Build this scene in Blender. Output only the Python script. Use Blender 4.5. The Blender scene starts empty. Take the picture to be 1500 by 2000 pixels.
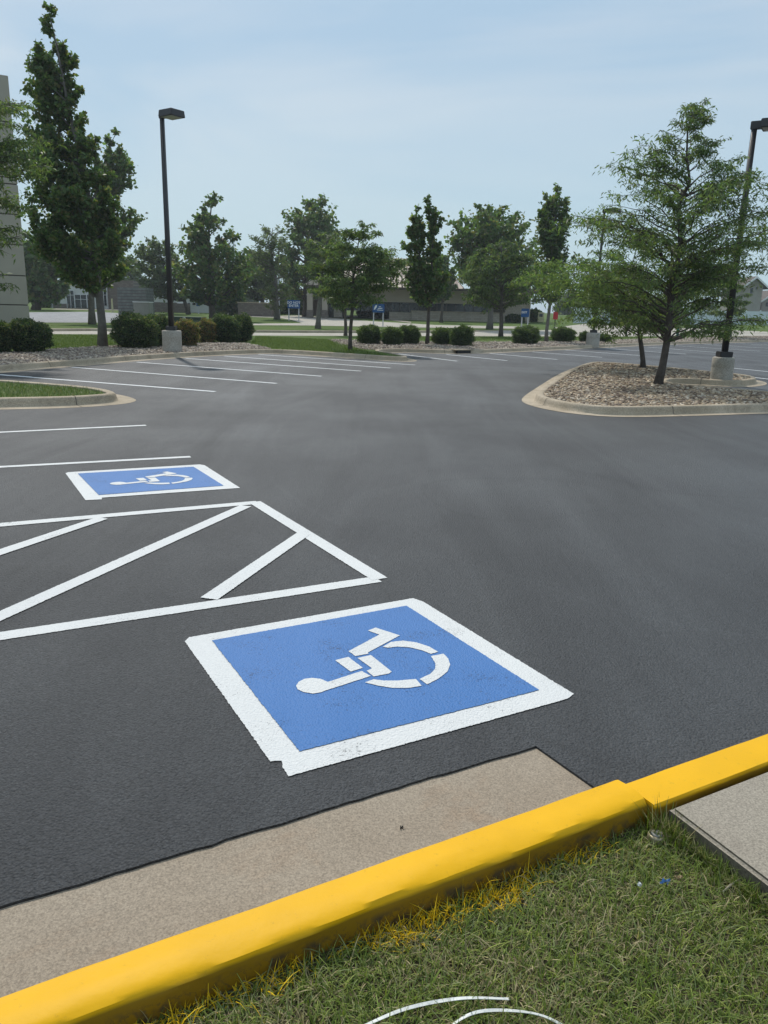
import bpy, bmesh, math, random
import numpy as np
from mathutils import Vector, Matrix
from mathutils.geometry import tessellate_polygon

S = bpy.context.scene
# ------------------------------------------------------------------ camera
F, HZ, ROLL, CH = 1510.0, 603.0, math.radians(1.4), 1.8
th = math.atan((1000-HZ)/F)
fwd = np.array([0, math.cos(th), -math.sin(th)])
rt0 = np.array([1., 0, 0]); up0 = np.cross(rt0, fwd)
RT = rt0*math.cos(ROLL)+up0*math.sin(ROLL)
UP = -rt0*math.sin(ROLL)+up0*math.cos(ROLL)
cam = bpy.data.cameras.new('camera'); camo = bpy.data.objects.new('camera', cam)
S.collection.objects.link(camo); S.camera = camo
M = Matrix(((RT[0], UP[0], -fwd[0], 0), (RT[1], UP[1], -fwd[1], 0), (RT[2], UP[2], -fwd[2], CH), (0, 0, 0, 1)))
camo.matrix_world = M
cam.sensor_fit = 'VERTICAL'; cam.sensor_height = 24; cam.lens = F/2000*24
cam.clip_start = .05; cam.clip_end = 5000
# ------------------------------------------------------------------ light
SUN_EL, SUN_AZ = math.radians(52), math.radians(-22)     # azimuth from +Y, negative = towards -X
w = bpy.data.worlds.new('World'); S.world = w; w.use_nodes = True
nt = w.node_tree; nt.nodes.clear()
def N(nt, t, **k):
    n = nt.nodes.new(t)
    for a, b in k.items():
        if a.startswith('i_'):
            n.inputs[a[2:].replace('_', ' ')].default_value = b
        else: setattr(n, a, b)
    return n
sky = N(nt, 'ShaderNodeTexSky', sky_type='NISHITA', sun_disc=False, sun_elevation=SUN_EL, sun_rotation=SUN_AZ, air_density=1.0, dust_density=2.2, ozone_density=1.5)
bg1 = N(nt, 'ShaderNodeBackground', i_Strength=.085)
bg2 = N(nt, 'ShaderNodeBackground', i_Strength=1.0)
tc = N(nt, 'ShaderNodeTexCoord'); mp = N(nt, 'ShaderNodeMapping'); mp.inputs['Scale'].default_value = (1.0, 1.3, 4.0)
mp.inputs['Rotation'].default_value = (0.15, .25, .3)
n1 = N(nt, 'ShaderNodeTexNoise', i_Scale=1.6, i_Detail=5.0, i_Roughness=.5, i_Distortion=.6)
rmp = N(nt, 'ShaderNodeValToRGB'); rmp.color_ramp.elements[0].position = .42; rmp.color_ramp.elements[1].position = .62
rmp.color_ramp.elements[0].color = (.42, .60, .78, 1); rmp.color_ramp.elements[1].color = (.64, .735, .83, 1)
sx = N(nt, 'ShaderNodeSeparateXYZ')
hr = N(nt, 'ShaderNodeValToRGB'); hr.color_ramp.elements[0].position = 0.0; hr.color_ramp.elements[1].position = .42
hr.color_ramp.elements[0].color = (.53, .73, .80, 1); hr.color_ramp.elements[1].color = (.50, .67, .82, 1)
mixc = N(nt, 'ShaderNodeMix', data_type='RGBA', blend_type='MIX')
ms = N(nt, 'ShaderNodeMixShader'); ms.inputs[0].default_value = .86
wo = N(nt, 'ShaderNodeOutputWorld')
L = nt.links.new
L(tc.outputs['Generated'], mp.inputs['Vector']); L(mp.outputs[0], n1.inputs['Vector']); L(n1.outputs['Fac'], rmp.inputs[0])
L(tc.outputs['Generated'], sx.inputs[0]); L(sx.outputs['Z'], hr.inputs[0])
mf = N(nt, 'ShaderNodeMapRange'); mf.inputs['From Min'].default_value = 0.02; mf.inputs['From Max'].default_value = .3; mf.inputs['To Max'].default_value = .85
L(sx.outputs['Z'], mf.inputs[0]); L(mf.outputs[0], mixc.inputs[0]); L(hr.outputs[0], mixc.inputs[6]); L(rmp.outputs[0], mixc.inputs[7])
L(mixc.outputs[2], bg2.inputs[0]); L(sky.outputs[0], bg1.inputs[0]); L(bg1.outputs[0], ms.inputs[1]); L(bg2.outputs[0], ms.inputs[2]); L(ms.outputs[0], wo.inputs[0])
sl = bpy.data.lights.new('sun', 'SUN'); sl.energy = 3.0; sl.angle = math.radians(2.0); sl.color = (1, .955, .88)
so = bpy.data.objects.new('sun', sl); S.collection.objects.link(so)
sd = Vector((math.sin(SUN_AZ)*math.cos(SUN_EL), math.cos(SUN_AZ)*math.cos(SUN_EL), math.sin(SUN_EL)))
so.rotation_euler = sd.to_track_quat('Z', 'Y').to_euler()
S.view_settings.view_transform = 'Standard'; S.view_settings.look = 'None'; S.view_settings.gamma = 1; S.view_settings.exposure = 0
S.view_settings.use_curve_mapping = False
rng = np.random.default_rng(7); random.seed(7)

# ------------------------------------------------------------------ picking points on the ground
def T(y):                                   # the land rises a little beyond the street
    return min(1.2, .015*max(0, y-60))
def ray(px, py): return fwd*F+RT*(px-750)-UP*(py-1000)
def at(px, py, z=0.0):
    d = ray(px, py); Y = 30.0
    for _ in range(60):
        zz = z+T(Y); dz = d[2]
        if dz > -1e-3: dz = -1e-3
        t = (zz-CH)/dz; Yn = d[1]*t
        Y = .5*Y+.5*min(Yn, 900)
    t = Y/d[1]
    return Vector((d[0]*t, Y, z+T(Y)))
def atY(px, py, Y):
    d = ray(px, py); t = Y/d[1]
    return Vector((d[0]*t, Y, CH+d[2]*t))

# ------------------------------------------------------------------ object helpers
def link(o): S.collection.objects.link(o); return o
def tag(o, label=None, cat=None, group=None, kind=None):
    if label: o['label'] = label
    if cat: o['category'] = cat
    if group: o['group'] = group
    if kind: o['kind'] = kind
    return o
def empty(name, loc, rz=0, label=None, cat=None, group=None):
    o = bpy.data.objects.new(name, None); o.location = loc; o.rotation_euler = (0, 0, rz); o.empty_display_size = .2
    link(o); return tag(o, label, cat, group)
class MB:                                  # collects shapes, builds ONE mesh object
    def __init__(s): s.v = []; s.f = []; s.m = []; s.sm = []
    def add(s, vs, fs, mi=0, smooth=False):
        b = len(s.v); s.v += [tuple(v) for v in vs]
        for f in fs: s.f.append([b+i for i in f]); s.m.append(mi); s.sm.append(smooth)
    def box(s, x0, y0, z0, x1, y1, z1, mi=0, bev=0):
        if bev <= 0:
            vs = [(x, y, z) for z in (z0, z1) for y in (y0, y1) for x in (x0, x1)]
            s.add(vs, [(0, 2, 3, 1), (4, 5, 7, 6), (0, 1, 5, 4), (2, 6, 7, 3), (0, 4, 6, 2), (1, 3, 7, 5)], mi); return
        bm = bmesh.new(); bmesh.ops.create_cube(bm, size=1)
        for v in bm.verts: v.co = Vector(((x0+x1)/2+v.co.x*(x1-x0), (y0+y1)/2+v.co.y*(y1-y0), (z0+z1)/2+v.co.z*(z1-z0)))
        bmesh.ops.bevel(bm, geom=bm.edges[:], offset=bev, segments=2, affect='EDGES')
        bm.verts.index_update(); s.add([v.co for v in bm.verts], [[v.index for v in f.verts] for f in bm.faces], mi); bm.free()
    def lathe(s, prof, n=20, c=(0, 0, 0), mi=0, smooth=True):    # prof [(r,z)]
        vs = []; fs = []
        for r, z in prof:
            for i in range(n):
                a = 2*math.pi*i/n; vs.append((c[0]+r*math.cos(a), c[1]+r*math.sin(a), c[2]+z))
        for k in range(len(prof)-1):
            for i in range(n): j = (i+1) % n; fs.append((k*n+i, k*n+j, (k+1)*n+j, (k+1)*n+i))
        s.add(vs, fs, mi, smooth)
        b = len(prof)-1
        s.add([vs[b*n+i] for i in range(n)], [list(range(n))], mi); s.add([vs[i] for i in range(n)][::-1], [list(range(n))], mi)
    def tube(s, pts, rad, n=6, mi=0, cap=True):
        pts = [Vector(p) for p in pts]; vs = []; fs = []
        for i, p in enumerate(pts):
            t = (pts[min(i+1, len(pts)-1)]-pts[max(i-1, 0)]).normalized()
            a = t.cross(Vector((0, 1, 0)) if abs(t.y) < .9 else Vector((1, 0, 0))).normalized(); b = t.cross(a)
            r = rad[i] if hasattr(rad, '__len__') else rad
            for k in range(n):
                an = 2*math.pi*k/n; vs.append(p+(a*math.cos(an)+b*math.sin(an))*r)
        for i in range(len(pts)-1):
            for k in range(n): j = (k+1) % n; fs.append((i*n+k, i*n+j, (i+1)*n+j, (i+1)*n+k))
        if cap: fs.append(list(range(n))[::-1]); fs.append([(len(pts)-1)*n+k for k in range(n)])
        s.add(vs, fs, mi, True)
    def prism(s, poly, z0, z1, mi=0):      # poly (x,y) list
        n = len(poly); vs = [(x, y, z0) for x, y in poly]+[(x, y, z1) for x, y in poly]
        s.add(vs, [list(range(n))[::-1], list(range(n, 2*n))]+[(i, (i+1) % n, n+(i+1) % n, n+i) for i in range(n)], mi)
    def build(s, name, mats, parent=None, loc=None):
        me = bpy.data.meshes.new(name); me.from_pydata(s.v, [], s.f)
        if not isinstance(mats, (list, tuple)): mats = [mats]
        for m in mats: me.materials.append(m)
        me.polygons.foreach_set('material_index', s.m); me.polygons.foreach_set('use_smooth', s.sm); me.update()
        o = link(bpy.data.objects.new(name, me))
        if parent: o.parent = parent
        if loc is not None: o.location = loc
        return o
def fast_mesh(name, V, Q, mats, cols=None, parent=None, loc=None, smooth=False, mi=None):
    """V (n,3), Q (m,k) equal sized faces, cols (m,3) colour of each face"""
    me = bpy.data.meshes.new(name); m, k = Q.shape
    me.vertices.add(len(V)); me.vertices.foreach_set('co', np.asarray(V, np.float32).ravel())
    me.loops.add(m*k); me.loops.foreach_set('vertex_index', Q.astype(np.int32).ravel())
    me.polygons.add(m); me.polygons.foreach_set('loop_start', np.arange(0, m*k, k, dtype=np.int32))
    me.polygons.foreach_set('loop_total', np.full(m, k, np.int32))
    if not isinstance(mats, (list, tuple)): mats = [mats]
    for x in mats: me.materials.append(x)
    me.update(calc_edges=True)
    if smooth: me.polygons.foreach_set('use_smooth', [True]*m)
    if mi is not None: me.polygons.foreach_set('material_index', mi.astype(np.int32))
    if cols is not None:
        a = me.attributes.new('Col', 'FLOAT_COLOR', 'FACE')
        c = np.ones((m, 4), np.float32); c[:, :3] = cols; a.data.foreach_set('color', c.ravel())
    o = link(bpy.data.objects.new(name, me))
    if parent: o.parent = parent
    if loc is not None: o.location = loc
    return o

# ------------------------------------------------------------------ materials
def mat(name, col=(.5, .5, .5), rough=.7, var=.12, scale=4.0, bump=0.0, bscale=40.0, spec=.35, metal=0.0, col2=None, detail=5.0, emit=None, coord='Object'):
    m = bpy.data.materials.new(name); m.use_nodes = True; t = m.node_tree; b = t.nodes['Principled BSDF']
    b.inputs['Roughness'].default_value = rough; b.inputs['Metallic'].default_value = metal; b.inputs['Specular IOR Level'].default_value = spec
    tcn = N(t, 'ShaderNodeTexCoord'); no = N(t, 'ShaderNodeTexNoise', i_Scale=scale, i_Detail=detail, i_Roughness=.6)
    t.links.new(tcn.outputs[coord], no.inputs['Vector'])
    r = N(t, 'ShaderNodeValToRGB'); r.color_ramp.elements[0].position = .3; r.color_ramp.elements[1].position = .7
    c2 = col2 or tuple(min(1, c*(1+var)) for c in col); c1 = tuple(c*(1-var) for c in col) if not col2 else col
    r.color_ramp.elements[0].color = (*c1, 1); r.color_ramp.elements[1].color = (*c2, 1)
    t.links.new(no.outputs['Fac'], r.inputs[0]); t.links.new(r.outputs[0], b.inputs['Base Color'])
    if bump:
        n2 = N(t, 'ShaderNodeTexNoise', i_Scale=bscale, i_Detail=4.0); t.links.new(tcn.outputs[coord], n2.inputs['Vector'])
        bp = N(t, 'ShaderNodeBump', i_Strength=bump, i_Distance=.01); t.links.new(n2.outputs['Fac'], bp.inputs['Height']); t.links.new(bp.outputs[0], b.inputs['Normal'])
    return m
def leafmat(name, rough=.5, trans=.48):
    m = bpy.data.materials.new(name); m.use_nodes = True; t = m.node_tree; b = t.nodes['Principled BSDF']
    a = N(t, 'ShaderNodeAttribute', attribute_name='Col'); b.inputs['Roughness'].default_value = rough; b.inputs['Specular IOR Level'].default_value = .3
    t.links.new(a.outputs['Color'], b.inputs['Base Color'])
    tr = N(t, 'ShaderNodeBsdfTranslucent'); mx = N(t, 'ShaderNodeMixShader'); mx.inputs[0].default_value = trans
    g = N(t, 'ShaderNodeMix', data_type='RGBA', blend_type='MULTIPLY'); g.inputs[0].default_value = 1; g.inputs[7].default_value = (1.25, 1.35, .5, 1)
    t.links.new(a.outputs['Color'], g.inputs[6]); t.links.new(g.outputs[2], tr.inputs['Color'])
    t.links.new(b.outputs[0], mx.inputs[1]); t.links.new(tr.outputs[0], mx.inputs[2]); t.links.new(mx.outputs[0], t.nodes['Material Output'].inputs[0])
    return m
def colmat(name, rough=.8):
    m = bpy.data.materials.new(name); m.use_nodes = True; t = m.node_tree; b = t.nodes['Principled BSDF']
    a = N(t, 'ShaderNodeAttribute', attribute_name='Col'); b.inputs['Roughness'].default_value = rough; b.inputs['Specular IOR Level'].default_value = .3
    tcn = N(t, 'ShaderNodeTexCoord'); no = N(t, 'ShaderNodeTexNoise', i_Scale=60.0, i_Detail=3.0); t.links.new(tcn.outputs['Object'], no.inputs['Vector'])
    mr = N(t, 'ShaderNodeMapRange'); mr.inputs['To Min'].default_value = .75; mr.inputs['To Max'].default_value = 1.25; t.links.new(no.outputs['Fac'], mr.inputs[0])
    g = N(t, 'ShaderNodeVectorMath', operation='SCALE'); t.links.new(a.outputs['Color'], g.inputs[0]); t.links.new(mr.outputs[0], g.inputs['Scale']); t.links.new(g.outputs[0], b.inputs['Base Color'])
    return m
def pave(name, base, hi, rough0=.55, rough1=.8, paint=None, pits=0.0, spec=.4, bumpd=.0055, seams=False):
    """asphalt, and paint lying on asphalt: shares the same aggregate bump"""
    m = bpy.data.materials.new(name); m.use_nodes = True; t = m.node_tree; b = t.nodes['Principled BSDF']; K = t.links.new
    tcn = N(t, 'ShaderNodeTexCoord'); o = tcn.outputs['Object']
    vo = N(t, 'ShaderNodeTexVoronoi', i_Scale=95.0, i_Randomness=1.0); K(o, vo.inputs['Vector'])
    f1 = N(t, 'ShaderNodeTexNoise', i_Scale=210.0, i_Detail=3.0, i_Roughness=.7); K(o, f1.inputs['Vector'])
    f2 = N(t, 'ShaderNodeTexNoise', i_Scale=70.0, i_Detail=4.0, i_Roughness=.75); K(o, f2.inputs['Vector'])
    mpn = N(t, 'ShaderNodeMapping'); mpn.inputs['Scale'].default_value = (.75, .13, 1); mpn.inputs['Rotation'].default_value = (0, 0, -.6); K(o, mpn.inputs[0])
    big = N(t, 'ShaderNodeTexNoise', i_Scale=1.0, i_Detail=9.0, i_Roughness=.66, i_Distortion=.9); K(mpn.outputs[0], big.inputs['Vector'])
    med = N(t, 'ShaderNodeTexNoise', i_Scale=.35, i_Detail=3.0); K(o, med.inputs['Vector'])
    ad = N(t, 'ShaderNodeMath', operation='ADD'); K(big.outputs['Fac'], ad.inputs[0]); K(med.outputs['Fac'], ad.inputs[1])
    mr = N(t, 'ShaderNodeMapRange'); mr.inputs['From Min'].default_value = .8; mr.inputs['From Max'].default_value = 1.25; K(ad.outputs[0], mr.inputs[0])
    mx = N(t, 'ShaderNodeMix', data_type='RGBA'); mx.inputs[6].default_value = (*base, 1); mx.inputs[7].default_value = (*hi, 1); K(mr.outputs[0], mx.inputs[0])
    sp = N(t, 'ShaderNodeMapRange'); sp.inputs['From Min'].default_value = .3; sp.inputs['From Max'].default_value = .7
    a_ = 1 if paint is None else .06
    sp.inputs['To Min'].default_value = 1-.8*a_; sp.inputs['To Max'].default_value = 1+.8*a_
    fm = N(t, 'ShaderNodeMath', operation='MULTIPLY_ADD'); fm.inputs[1].default_value = .5; hf = N(t, 'ShaderNodeMath', operation='MULTIPLY'); hf.inputs[1].default_value = .5
    ff = N(t, 'ShaderNodeTexVoronoi', i_Scale=140.0); K(o, ff.inputs['Vector']); fs = N(t, 'ShaderNodeSeparateColor'); K(ff.outputs['Color'], fs.inputs[0])
    fz = N(t, 'ShaderNodeMapRange'); fz.inputs['To Min'].default_value = .28; fz.inputs['To Max'].default_value = .72; K(fs.outputs[0], fz.inputs[0])
    K(fz.outputs[0], fm.inputs[0]); K(f2.outputs['Fac'], hf.inputs[0]); K(hf.outputs[0], fm.inputs[2]); K(fm.outputs[0], sp.inputs[0])
    sc = N(t, 'ShaderNodeVectorMath', operation='SCALE'); K(mx.outputs[2], sc.inputs[0]); K(sp.outputs[0], sc.inputs['Scale'])
    out = sc.outputs[0]
    if pits:
        cr = N(t, 'ShaderNodeTexNoise', i_Scale=48.0, i_Detail=6.0, i_Roughness=.72, i_Distortion=1.6); K(o, cr.inputs['Vector'])
        cm = N(t, 'ShaderNodeTexNoise', i_Scale=3.0, i_Detail=2.0); K(o, cm.inputs['Vector'])
        s2 = N(t, 'ShaderNodeMath', operation='MULTIPLY_ADD'); s2.inputs[1].default_value = .35; K(cm.outputs['Fac'], s2.inputs[0]); K(cr.outputs['Fac'], s2.inputs[2])
        th_ = N(t, 'ShaderNodeMapRange'); th_.inputs['From Min'].default_value = .525+pits; th_.inputs['From Max'].default_value = .575+pits; K(s2.outputs[0], th_.inputs[0])
        m2 = N(t, 'ShaderNodeMix', data_type='RGBA'); m2.inputs[6].default_value = (*(c*.45 for c in base), 1); K(th_.outputs[0], m2.inputs[0]); K(out, m2.inputs[7]); out = m2.outputs[2]
    if seams:
        sn = N(t, 'ShaderNodeTexNoise', i_Scale=.11, i_Detail=1.5, i_Roughness=.4); K(o, sn.inputs['Vector'])
        for cen, wd, k_ in ((.47, .0016, 1.35), (.54, .0012, .62), (.60, .0018, 1.25), (.42, .0012, .66)):
            d1 = N(t, 'ShaderNodeMath', operation='SUBTRACT'); d1.inputs[1].default_value = cen; K(sn.outputs['Fac'], d1.inputs[0])
            d2 = N(t, 'ShaderNodeMath', operation='ABSOLUTE'); K(d1.outputs[0], d2.inputs[0])
            d3 = N(t, 'ShaderNodeMapRange'); d3.inputs['From Max'].default_value = wd; d3.inputs['To Min'].default_value = k_; d3.inputs['To Max'].default_value = 1.0; K(d2.outputs[0], d3.inputs[0])
            d4 = N(t, 'ShaderNodeMix', data_type='FLOAT'); d4.inputs[2].default_value = 1.0; K(med.outputs['Fac'], d4.inputs[0]); K(d3.outputs[0], d4.inputs[3])
            d5 = N(t, 'ShaderNodeVectorMath', operation='SCALE'); K(out, d5.inputs[0]); K(d4.outputs[0], d5.inputs['Scale']); out = d5.outputs[0]
        so_ = N(t, 'ShaderNodeTexNoise', i_Scale=1.7, i_Detail=4.0, i_Roughness=.55); K(o, so_.inputs['Vector'])
        s3 = N(t, 'ShaderNodeMapRange'); s3.inputs['From Min'].default_value = .66; s3.inputs['From Max'].default_value = .72; s3.inputs['To Min'].default_value = 1.0; s3.inputs['To Max'].default_value = .72; K(so_.outputs['Fac'], s3.inputs[0])
        s4 = N(t, 'ShaderNodeVectorMath', operation='SCALE'); K(out, s4.inputs[0]); K(s3.outputs[0], s4.inputs['Scale']); out = s4.outputs[0]
    K(out, b.inputs['Base Color'])
    rr = N(t, 'ShaderNodeMapRange'); rr.inputs['To Min'].default_value = rough1; rr.inputs['To Max'].default_value = rough0; K(mr.outputs[0], rr.inputs[0]); K(rr.outputs[0], b.inputs['Roughness'])
    b.inputs['Specular IOR Level'].default_value = spec
    h1 = N(t, 'ShaderNodeMath', operation='MULTIPLY_ADD'); h1.inputs[1].default_value = -1.2; K(vo.outputs['Distance'], h1.inputs[0]); K(f2.outputs['Fac'], h1.inputs[2])
    h2 = N(t, 'ShaderNodeMath', operation='MULTIPLY_ADD'); h2.inputs[1].default_value = .6; K(f1.outputs['Fac'], h2.inputs[0]); K(h1.outputs[0], h2.inputs[2])
    bp = N(t, 'ShaderNodeBump', i_Strength=1.0 if paint is None else .85, i_Distance=bumpd); K(h2.outputs[0], bp.inputs['Height']); K(bp.outputs[0], b.inputs['Normal'])
    return m
def concrete(name, c1, c2, stain=(.12, .10, .085), stamt=.5, fine=120.0):
    m = bpy.data.materials.new(name); m.use_nodes = True; t = m.node_tree; b = t.nodes['Principled BSDF']; K = t.links.new
    tcn = N(t, 'ShaderNodeTexCoord'); o = tcn.outputs['Object']
    a = N(t, 'ShaderNodeTexNoise', i_Scale=.9, i_Detail=6.0, i_Roughness=.65); K(o, a.inputs['Vector'])
    f = N(t, 'ShaderNodeTexNoise', i_Scale=fine, i_Detail=4.0, i_Roughness=.7); K(o, f.inputs['Vector'])
    s = N(t, 'ShaderNodeTexNoise', i_Scale=2.3, i_Detail=7.0, i_Roughness=.7, i_Distortion=.7); K(o, s.inputs['Vector'])
    r = N(t, 'ShaderNodeValToRGB'); r.color_ramp.elements[0].position = .35; r.color_ramp.elements[1].position = .65
    r.color_ramp.elements[0].color = (*c1, 1); r.color_ramp.elements[1].color = (*c2, 1); K(a.outputs['Fac'], r.inputs[0])
    mr = N(t, 'ShaderNodeMapRange'); mr.inputs['From Min'].default_value = .52; mr.inputs['From Max'].default_value = .75; mr.inputs['To Max'].default_value = stamt; K(s.outputs['Fac'], mr.inputs[0])
    mx = N(t, 'ShaderNodeMix', data_type='RGBA'); mx.inputs[7].default_value = (*stain, 1); K(mr.outputs[0], mx.inputs[0]); K(r.outputs[0], mx.inputs[6])
    sp = N(t, 'ShaderNodeMapRange'); sp.inputs['From Min'].default_value = .3; sp.inputs['From Max'].default_value = .7; sp.inputs['To Min'].default_value = .58; sp.inputs['To Max'].default_value = 1.42; K(f.outputs['Fac'], sp.inputs[0])
    sc = N(t, 'ShaderNodeVectorMath', operation='SCALE'); K(mx.outputs[2], sc.inputs[0]); K(sp.outputs[0], sc.inputs['Scale']); K(sc.outputs[0], b.inputs['Base Color'])
    b.inputs['Roughness'].default_value = .85; b.inputs['Specular IOR Level'].default_value = .25
    bp = N(t, 'ShaderNodeBump', i_Strength=.35, i_Distance=.004); K(f.outputs['Fac'], bp.inputs['Height']); K(bp.outputs[0], b.inputs['Normal'])
    return m
def bricks(name, c1, c2, mortar, sc=1.0, w=.4, h=.2, ms=.012):
    m = bpy.data.materials.new(name); m.use_nodes = True; t = m.node_tree; b = t.nodes['Principled BSDF']; K = t.links.new
    tcn = N(t, 'ShaderNodeTexCoord'); mpn = N(t, 'ShaderNodeMapping'); mpn.inputs['Rotation'].default_value = (math.pi/2, 0, 0); K(tcn.outputs['Object'], mpn.inputs[0])
    br = N(t, 'ShaderNodeTexBrick', i_Scale=sc); br.inputs['Color1'].default_value = (*c1, 1); br.inputs['Color2'].default_value = (*c2, 1); br.inputs['Mortar'].default_value = (*mortar, 1)
    br.inputs['Brick Width'].default_value = w; br.inputs['Row Height'].default_value = h; br.inputs['Mortar Size'].default_value = ms
    K(mpn.outputs[0], br.inputs['Vector']); K(br.outputs['Color'], b.inputs['Base Color']); b.inputs['Roughness'].default_value = .85
    return m
def yellowpaint():
    m = mat('yellow_paint', (.76, .405, .003), .55, .06, 3.0, .0, spec=.22); t = m.node_tree; b = t.nodes['Principled BSDF']; K = t.links.new
    tcn = N(t, 'ShaderNodeTexCoord'); o = tcn.outputs['Object']
    a = N(t, 'ShaderNodeTexNoise', i_Scale=14.0, i_Detail=6.0, i_Roughness=.65); K(o, a.inputs['Vector'])
    v = N(t, 'ShaderNodeTexVoronoi', feature='DISTANCE_TO_EDGE', i_Scale=22.0); 
    wv = N(t, 'ShaderNodeMixRGB'); wv.inputs[0].default_value = .12; K(o, wv.inputs[1]); K(a.outputs['Color'], wv.inputs[2]); K(wv.outputs[0], v.inputs['Vector'])
    # cracks and bare patches only on the thinly painted, vertical back of the kerb
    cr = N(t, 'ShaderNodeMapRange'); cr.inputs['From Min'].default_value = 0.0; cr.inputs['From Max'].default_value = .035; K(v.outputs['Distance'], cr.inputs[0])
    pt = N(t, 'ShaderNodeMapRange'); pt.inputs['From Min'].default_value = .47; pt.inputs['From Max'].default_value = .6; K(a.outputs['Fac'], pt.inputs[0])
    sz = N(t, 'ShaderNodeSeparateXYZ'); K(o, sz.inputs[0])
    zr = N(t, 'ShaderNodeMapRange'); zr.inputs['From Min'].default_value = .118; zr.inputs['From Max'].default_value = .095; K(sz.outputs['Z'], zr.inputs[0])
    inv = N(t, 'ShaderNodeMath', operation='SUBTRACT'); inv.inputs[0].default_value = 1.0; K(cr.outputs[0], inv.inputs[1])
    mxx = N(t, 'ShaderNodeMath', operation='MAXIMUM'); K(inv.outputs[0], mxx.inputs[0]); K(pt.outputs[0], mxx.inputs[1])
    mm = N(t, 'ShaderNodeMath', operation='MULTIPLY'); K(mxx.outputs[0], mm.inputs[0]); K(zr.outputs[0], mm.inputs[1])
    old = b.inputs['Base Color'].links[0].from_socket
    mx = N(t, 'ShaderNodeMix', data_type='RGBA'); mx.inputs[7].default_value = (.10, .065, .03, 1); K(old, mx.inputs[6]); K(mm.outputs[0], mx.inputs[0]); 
    # scuffs on top
    s = N(t, 'ShaderNodeTexNoise', i_Scale=38.0, i_Detail=5.0, i_Roughness=.75); K(o, s.inputs['Vector'])
    sm = N(t, 'ShaderNodeMapRange'); sm.inputs['From Min'].default_value = .60; sm.inputs['From Max'].default_value = .74; sm.inputs['To Max'].default_value = .5; K(s.outputs['Fac'], sm.inputs[0])
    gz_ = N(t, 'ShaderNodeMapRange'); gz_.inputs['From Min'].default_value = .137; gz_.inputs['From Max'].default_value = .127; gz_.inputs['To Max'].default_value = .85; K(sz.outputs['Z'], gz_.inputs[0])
    gm = N(t, 'ShaderNodeMix', data_type='RGBA'); gm.inputs[7].default_value = (.19, .105, .010, 1); K(old, gm.inputs[6]); K(gz_.outputs[0], gm.inputs[0]); K(gm.outputs[2], mx.inputs[6])  # colour darkened below the top edge: shade on the back plus old dirty paint
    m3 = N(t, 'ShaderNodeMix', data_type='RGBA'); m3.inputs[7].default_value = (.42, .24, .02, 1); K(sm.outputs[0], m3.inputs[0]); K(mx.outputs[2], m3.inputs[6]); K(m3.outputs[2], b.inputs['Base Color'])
    bp = N(t, 'ShaderNodeBump', i_Strength=.35, i_Distance=.006); K(a.outputs['Fac'], bp.inputs['Height']); K(bp.outputs[0], b.inputs['Normal'])
    return m
def grassmat(name, c1, c2, c3, sc=3.0):
    m = bpy.data.materials.new(name); m.use_nodes = True; t = m.node_tree; b = t.nodes['Principled BSDF']; K = t.links.new
    tcn = N(t, 'ShaderNodeTexCoord'); o = tcn.outputs['Object']
    a = N(t, 'ShaderNodeTexNoise', i_Scale=.25, i_Detail=5.0, i_Roughness=.6); K(o, a.inputs['Vector'])
    f = N(t, 'ShaderNodeTexNoise', i_Scale=sc*4, i_Detail=6.0, i_Roughness=.75); K(o, f.inputs['Vector'])
    r = N(t, 'ShaderNodeValToRGB'); e = r.color_ramp.elements; e[0].position = .3; e[1].position = .72; e[0].color = (*c1, 1); e[1].color = (*c3, 1)
    x = e.new(.5); x.color = (*c2, 1)
    mx = N(t, 'ShaderNodeMath', operation='MULTIPLY_ADD'); mx.inputs[1].default_value = .5; K(a.outputs['Fac'], mx.inputs[0])
    h = N(t, 'ShaderNodeMath', operation='MULTIPLY'); h.inputs[1].default_value = .5; K(f.outputs['Fac'], h.inputs[0]); K(h.outputs[0], mx.inputs[2]); K(mx.outputs[0], r.inputs[0]); K(r.outputs[0], b.inputs['Base Color'])
    b.inputs['Roughness'].default_value = .9; b.inputs['Specular IOR Level'].default_value = .1
    bp = N(t, 'ShaderNodeBump', i_Strength=1.0, i_Distance=.05); K(f.outputs['Fac'], bp.inputs['Height']); K(bp.outputs[0], b.inputs['Normal'])
    return m
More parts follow.
